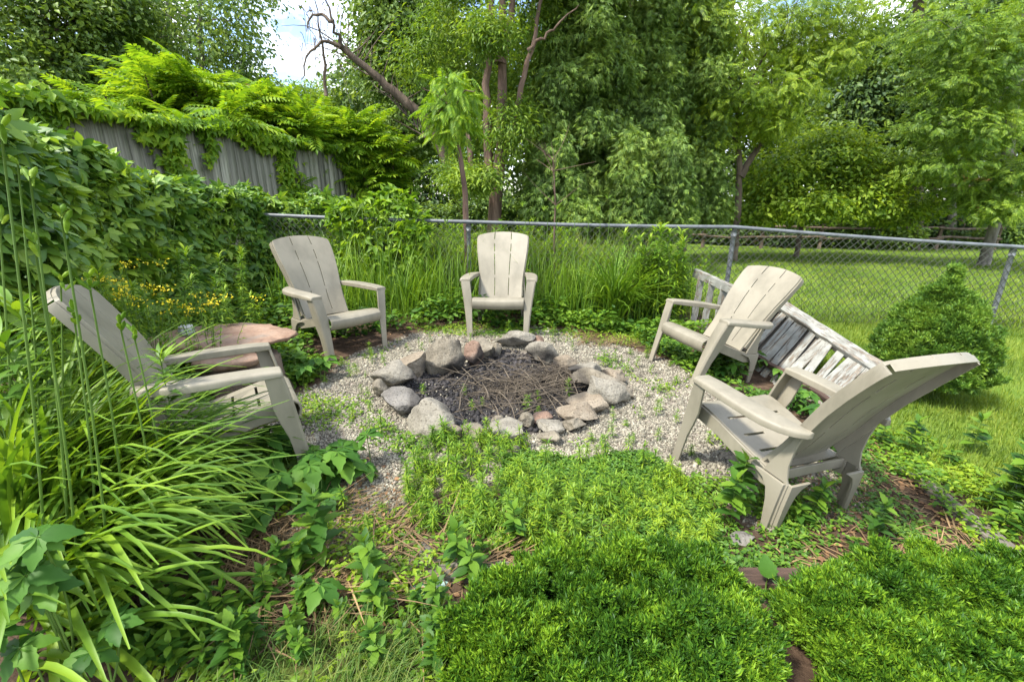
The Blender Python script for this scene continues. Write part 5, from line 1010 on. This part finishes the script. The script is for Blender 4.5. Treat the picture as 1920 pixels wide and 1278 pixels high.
mb = MB(); P = np.concatenate([world_region(900, [(1.0, 1.4), (2.15, 1.45), (2.2, 2.6), (1.3, 2.1)]), world_region(900, [(-1.3, 1.1), (-.1, 1.1), (0, 1.6), (-.9, 2.2)]), world_region(900, [(-3, 3.6), (1.8, 4.3), (1.8, 5.2), (-3, 5.3)])]); n = len(P); mb.inst(LEAF, np.stack([P[:, 0], P[:, 1], G(P[:, 0], P[:, 1])+.006], -1), frames(nrm(rng.normal(0, 1, (n, 3))*[1, 1, .15]), UPV+rng.normal(0, .35, (n, 3))), U(.015, .045, n))
tag(mb.build('leaf_litter', M['litter']), 'brown dead leaves lying on the bare soil', 'leaf litter', kind='stuff')
M['turq'] = solid('turquoise_stone', (.20, .36, .34), (.42, .56, .52), 9, .8, .5, c3=(.36, .44, .40))
for u, v, W, D, H, mt, yaw, lab, sd in ((805, 1097, .17, .10, .022, 'turq', .2, 'flat turquoise tinted stone lying in the straw before the weeds', 71), (798, 1040, .065, .17, .03, 'blue', .1, 'narrow bluish grey stone lying above the turquoise one', 72), (1395, 1010, .13, .09, .05, 'blue', .3, 'bluish grey stone beside the rear foot of the near right chair', 73), (1330, 1005, .07, .06, .04, 'blue', .1, 'small dark blue grey stone left of the near right chair foot', 74), (1365, 858, .13, .1, .04, 'grey', .4, 'flat grey stone in the shade under the near right chair', 75), (660, 1045, .10, .05, .02, 'blue', .1, 'small flat bluish stone in the straw on the left', 76)):
    p = at_g(u, v); V, F = rock(sd, 11, .12); mb = MB(); mb.add((V*np.array([W*.56, D*.56, H*.6]))@RZ(yaw).T, F); o = mb.build('stone', M[mt] if mt in M else STM[mt], smooth=True); o.location = (p[0], p[1], p[2]+H*.2); tag(o, lab, 'stone', 'stones lying in the straw and soil')
# ragged grass along the bottom edge
mb = MB(); P = world_region(3300, [(-1.05, .8), (.05, .8), (-.0, 1.08), (-.35, 1.14), (-.8, 1.1)], lambda x, y: np.clip(.55+.8*smooth_noise(x, y, 9, 51), .08, 1)); n = len(P); blades(mb, np.stack([P[:, 0], P[:, 1], G(P[:, 0], P[:, 1])-.005], -1), rng.normal(.2, 1.3, n), np.abs(rng.normal(.5, .35, n)), U(.05, .16, n), U(.0016, .0032, n), U(.5, 2.0, n), 5)
tag(mb.build('ragged_grass', M['drygrass']), 'ragged thin green and straw coloured grass along the bottom edge', 'grass', kind='stuff')
# lawn blades
def lawnb(name, lab, P, L, W, seg=3):
    n = len(P); mb = MB(); blades(mb, np.stack([P[:, 0], P[:, 1], G(P[:, 0], P[:, 1])-.004], -1), U(0, TAU, n), np.abs(rng.normal(.25, .3, n)), U(L*.5, L*1.3, n), U(W*.7, W*1.3, n), U(.1, 1.2, n), seg); return tag(mb.build(name, M['grass']), lab, 'lawn grass', kind='stuff')
lawnb('lawn_grass', 'mown lawn grass on the near right beside the clipped conifer', world_region(64000, [(2.2, 1.2), (3.6, 1.2), (6.5, 5.0), (2.6, 5.4)], lambda x, y: np.clip(.6+.5*smooth_noise(x, y, 3, 52), .15, 1)*np.clip((x-2.15)*4, 0, 1)), .055, .0035)
lawnb('lawn_grass', 'broad mown lawn beyond the chain link fence', world_region(62000, [(1.2, 5.6), (6.5, 5.2), (15, 9.5), (15, 14.8), (-1, 14.8), (-.6, 7.2)], lambda x, y: np.clip(.6+.6*smooth_noise(x, y, 1.6, 53), .2, 1)/(1+.02*(y-5)**2)), .07, .008)
mb = MB(); P = np.stack([U(1.6, 8, 1500), 0*U(0, 1, 1500)], -1); P[:, 1] = np.interp(P[:, 0], [f[0] for f in FP], [f[1] for f in FP])+rng.normal(0, .07, 1500); n = 1500; blades(mb, np.stack([P[:, 0], P[:, 1], G(P[:, 0], P[:, 1])], -1), U(0, TAU, n), np.abs(rng.normal(.1, .2, n)), U(.08, .32, n), U(.003, .006, n), U(.2, 1.3, n), 4)
tag(mb.build('fence_grass', M['grass']), 'uncut grass growing along the foot of the right chain link panels', 'grass', kind='stuff')
for u, v, h in ((1640, 600, .5), (1825, 590, .55), (1660, 585, .4), (1845, 600, .45)):
    p = at_g(u, v); place(TALL, p[0], p[1], h, 'tall weed growing by the right end of the chain link fence', 'weed', 'weeds by the right end of the fence')

# ================================================================== EVERGREEN SHRUBS
def tuft(n, L, w_, spread=.9):
    d = nrm(rng.normal(0, spread, (n, 3))*[1, 1, .35]+UPV); P = rng.normal(0, .22*L, (n, 3))+d*U(-.1, .45, n)[:, None]*L
    mb = MB(); mb.inst(t_diamond(w_, .05, .12), P, frames(d, rdir(n)), L*U(.6, 1.1, n)); return np.concatenate(mb.v), np.concatenate([f for f, m in mb.f])
TUFTS = [tuft(20, 1.0, .27, .55) for _ in range(5)]
def surf_on(lobes, n):
    C = np.array([l[0] for l in lobes]); R_ = np.array([l[1] for l in lobes]); w = (R_**2).sum(1)**1.0; k = rng.choice(len(lobes), n, p=w/w.sum()); d = rdir(n); d[:, 2] = np.where(d[:, 2] < -.25, -d[:, 2], d[:, 2])
    lump = 1+.20*smooth_noise(d[:, 0]*2+C[k][:, 0]*7, d[:, 1]*2+d[:, 2]*3, 3.6, 61)+.05*smooth_noise(d[:, 0]*5+k, d[:, 1]*5-d[:, 2]*4, 3, 62)
    P = C[k]+d*R_[k]*lump[:, None]; ins = np.zeros(n, bool)
    for q in range(len(lobes)): ins |= (k != q) & ((((P-C[q])/R_[q])**2).sum(1) < .80)
    return P[~ins], nrm(d/R_[k])[~ins]
def evergreen(name, lab, lobes, n, size, mat, group=None, depth=.008, clump=44, csize=.036, dep=1.45):
    c0 = np.mean([l[0] for l in lobes], axis=0); base = np.array([c0[0], c0[1], float(G(c0[0], c0[1]))]); root = empty(name, base); tag(root, lab, 'evergreen shrub', group)
    P, nn = surf_on(lobes, n); P = P-base; K, kn = surf_on(lobes, int(n/clump)); K = K-base; near = np.zeros(len(P), int); dist = np.full(len(P), 9.)
    for i0 in range(0, len(P), 2000):
        D = ((P[i0:i0+2000, None]-K[None])**2).sum(-1); near[i0:i0+2000] = D.argmin(1); dist[i0:i0+2000] = np.sqrt(D.min(1))
    cr = csize; hgt = dep*cr*np.clip(.75-1.7*(dist/cr)**2, -2.2, 1)+dep*(rng.normal(0, cr*.45, len(K)))[near]; P = P+nn*hgt[:, None]-nn*np.abs(rng.normal(0, depth, len(P)))[:, None]; nn = nrm(nn+(P-K[near])/cr*.45); mb = MB()
    for q in range(5):
        p, n_ = P[q::5], nn[q::5]; ax = nrm(n_*.55+UPV*.75+rng.normal(0, .32, p.shape)); R_ = frames(rdir(len(p)), ax); R_ = np.stack([R_[..., 0], np.cross(ax, R_[..., 0]), ax], -1)
        x = nrm(np.cross(ax, rdir(len(p)))); R_ = np.stack([x, np.cross(ax, x), ax], -1); mb.inst(TUFTS[q], p, R_, size*U(.65, 1.25, len(p)))
    mb.build('foliage', mat, root); mb = MB()
    for c, r in lobes:
        a = np.asarray(c)-base
        for k in range(7): e = a+rdir(1)[0]*[1, 1, .6]*np.asarray(r)*.85+[0, 0, r[2]*.2]; tube(mb, smooth_path([(a[0]*.4, a[1]*.4, -.03), (a*.6+e*.4)*[1, 1, .7], e], 7), np.linspace(.009, .003, 7), 5)
        mb.add(IC1[0]*np.asarray(r)*.70+a, IC1[1])  # solid dark core standing in for the shade inside the foliage
    mb.build('branches_and_shade_core', M['bark'], root); return root
def lobe(u, v, y, r): c = at_y(u, v, y); return (c, np.array(r))
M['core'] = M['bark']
def lb(L, dz=0): return [(c+np.array([0, 0, dz]), r) for c, r in (lobe(u, v, y, tuple(q*.87 for q in r)) for u, v, y, r in L)]
A1 = lb([(960, 1185, 1.12, (.13, .13, .13)), (1060, 1140, 1.22, (.16, .15, .14)), (1190, 1120, 1.27, (.17, .16, .15)), (1310, 1150, 1.23, (.15, .15, .14)), (1130, 1240, 1.02, (.18, .16, .16)), (1270, 1255, 1.0, (.16, .15, .18)), (990, 1300, .95, (.17, .14, .16)), (1372, 1262, 1.0, (.11, .12, .13)), (1130, 1390, .82, (.22, .18, .16)), (1310, 1400, .82, (.20, .17, .18)), (960, 1430, .8, (.16, .14, .14)), (925, 1240, 1.02, (.12, .13, .13))], .03)
A2 = lb([(1560, 1180, 1.14, (.13, .14, .14)), (1680, 1150, 1.22, (.17, .15, .15)), (1800, 1140, 1.26, (.17, .16, .15)), (1920, 1140, 1.28, (.16, .16, .15)), (1645, 1280, .99, (.15, .15, .17)), (1750, 1270, 1.02, (.18, .16, .16)), (1890, 1270, 1.04, (.18, .16, .16)), (2030, 1200, 1.22, (.2, .2, .18)), (1720, 1410, .83, (.20, .18, .16)), (1850, 1410, .86, (.22, .18, .16))])
evergreen('evergreen_shrub', 'bright green soft needled evergreen shrub in the bottom middle foreground', A1, 56000, .0205, M['yew'], 'low evergreen shrubs in the foreground')
evergreen('evergreen_shrub', 'bright green evergreen shrub filling the bottom right corner', A2, 56000, .0205, M['yew'], 'low evergreen shrubs in the foreground')
evergreen('evergreen_shrub', 'sliver of darker evergreen shrub at the right edge above the corner one', [lobe(2010, 960, 1.75, (.14, .16, .18)), lobe(2030, 1060, 1.6, (.18, .18, .18)), lobe(2070, 880, 1.85, (.2, .2, .2))], 7500, .036, M['spruce'], None)
# brown dead tufts on the shrub
for u, v, y in ((1030, 1165, 1.14), (1345, 1165, 1.14), (1235, 1190, 1.1)):
    c = at_y(u, v, y-.04); mb = MB(); V, F = TUFTS[0]; mb.inst((V, F), np.array([[0, 0, 0.]]), frames(np.array([[1., .2, .3]]), np.array([[0, -.3, 1.]])), np.array([.04])); o = mb.build('dead_sprig', M['litter']); o.location = c; tag(o, 'orange brown dead sprig caught on the middle foreground shrub', 'dead sprig', 'dead sprigs on the foreground shrub')
sp = at_g(1722, 738); sl_ = []
for q in range(15):
    t_ = q/14; R0 = .33*(1-t_**2.2)**.78+.01; sl_.append((sp+np.array([.02*math.sin(q*2.), .02*math.cos(q*3.),   .15+.70*t_]), np.array([R0, R0, .13])))
evergreen('dwarf_conifer', 'dense cone shaped dwarf conifer on the lawn behind the pickets', sl_, 34000, .026, M['spruce'], None, .012, 50, .035, .55)
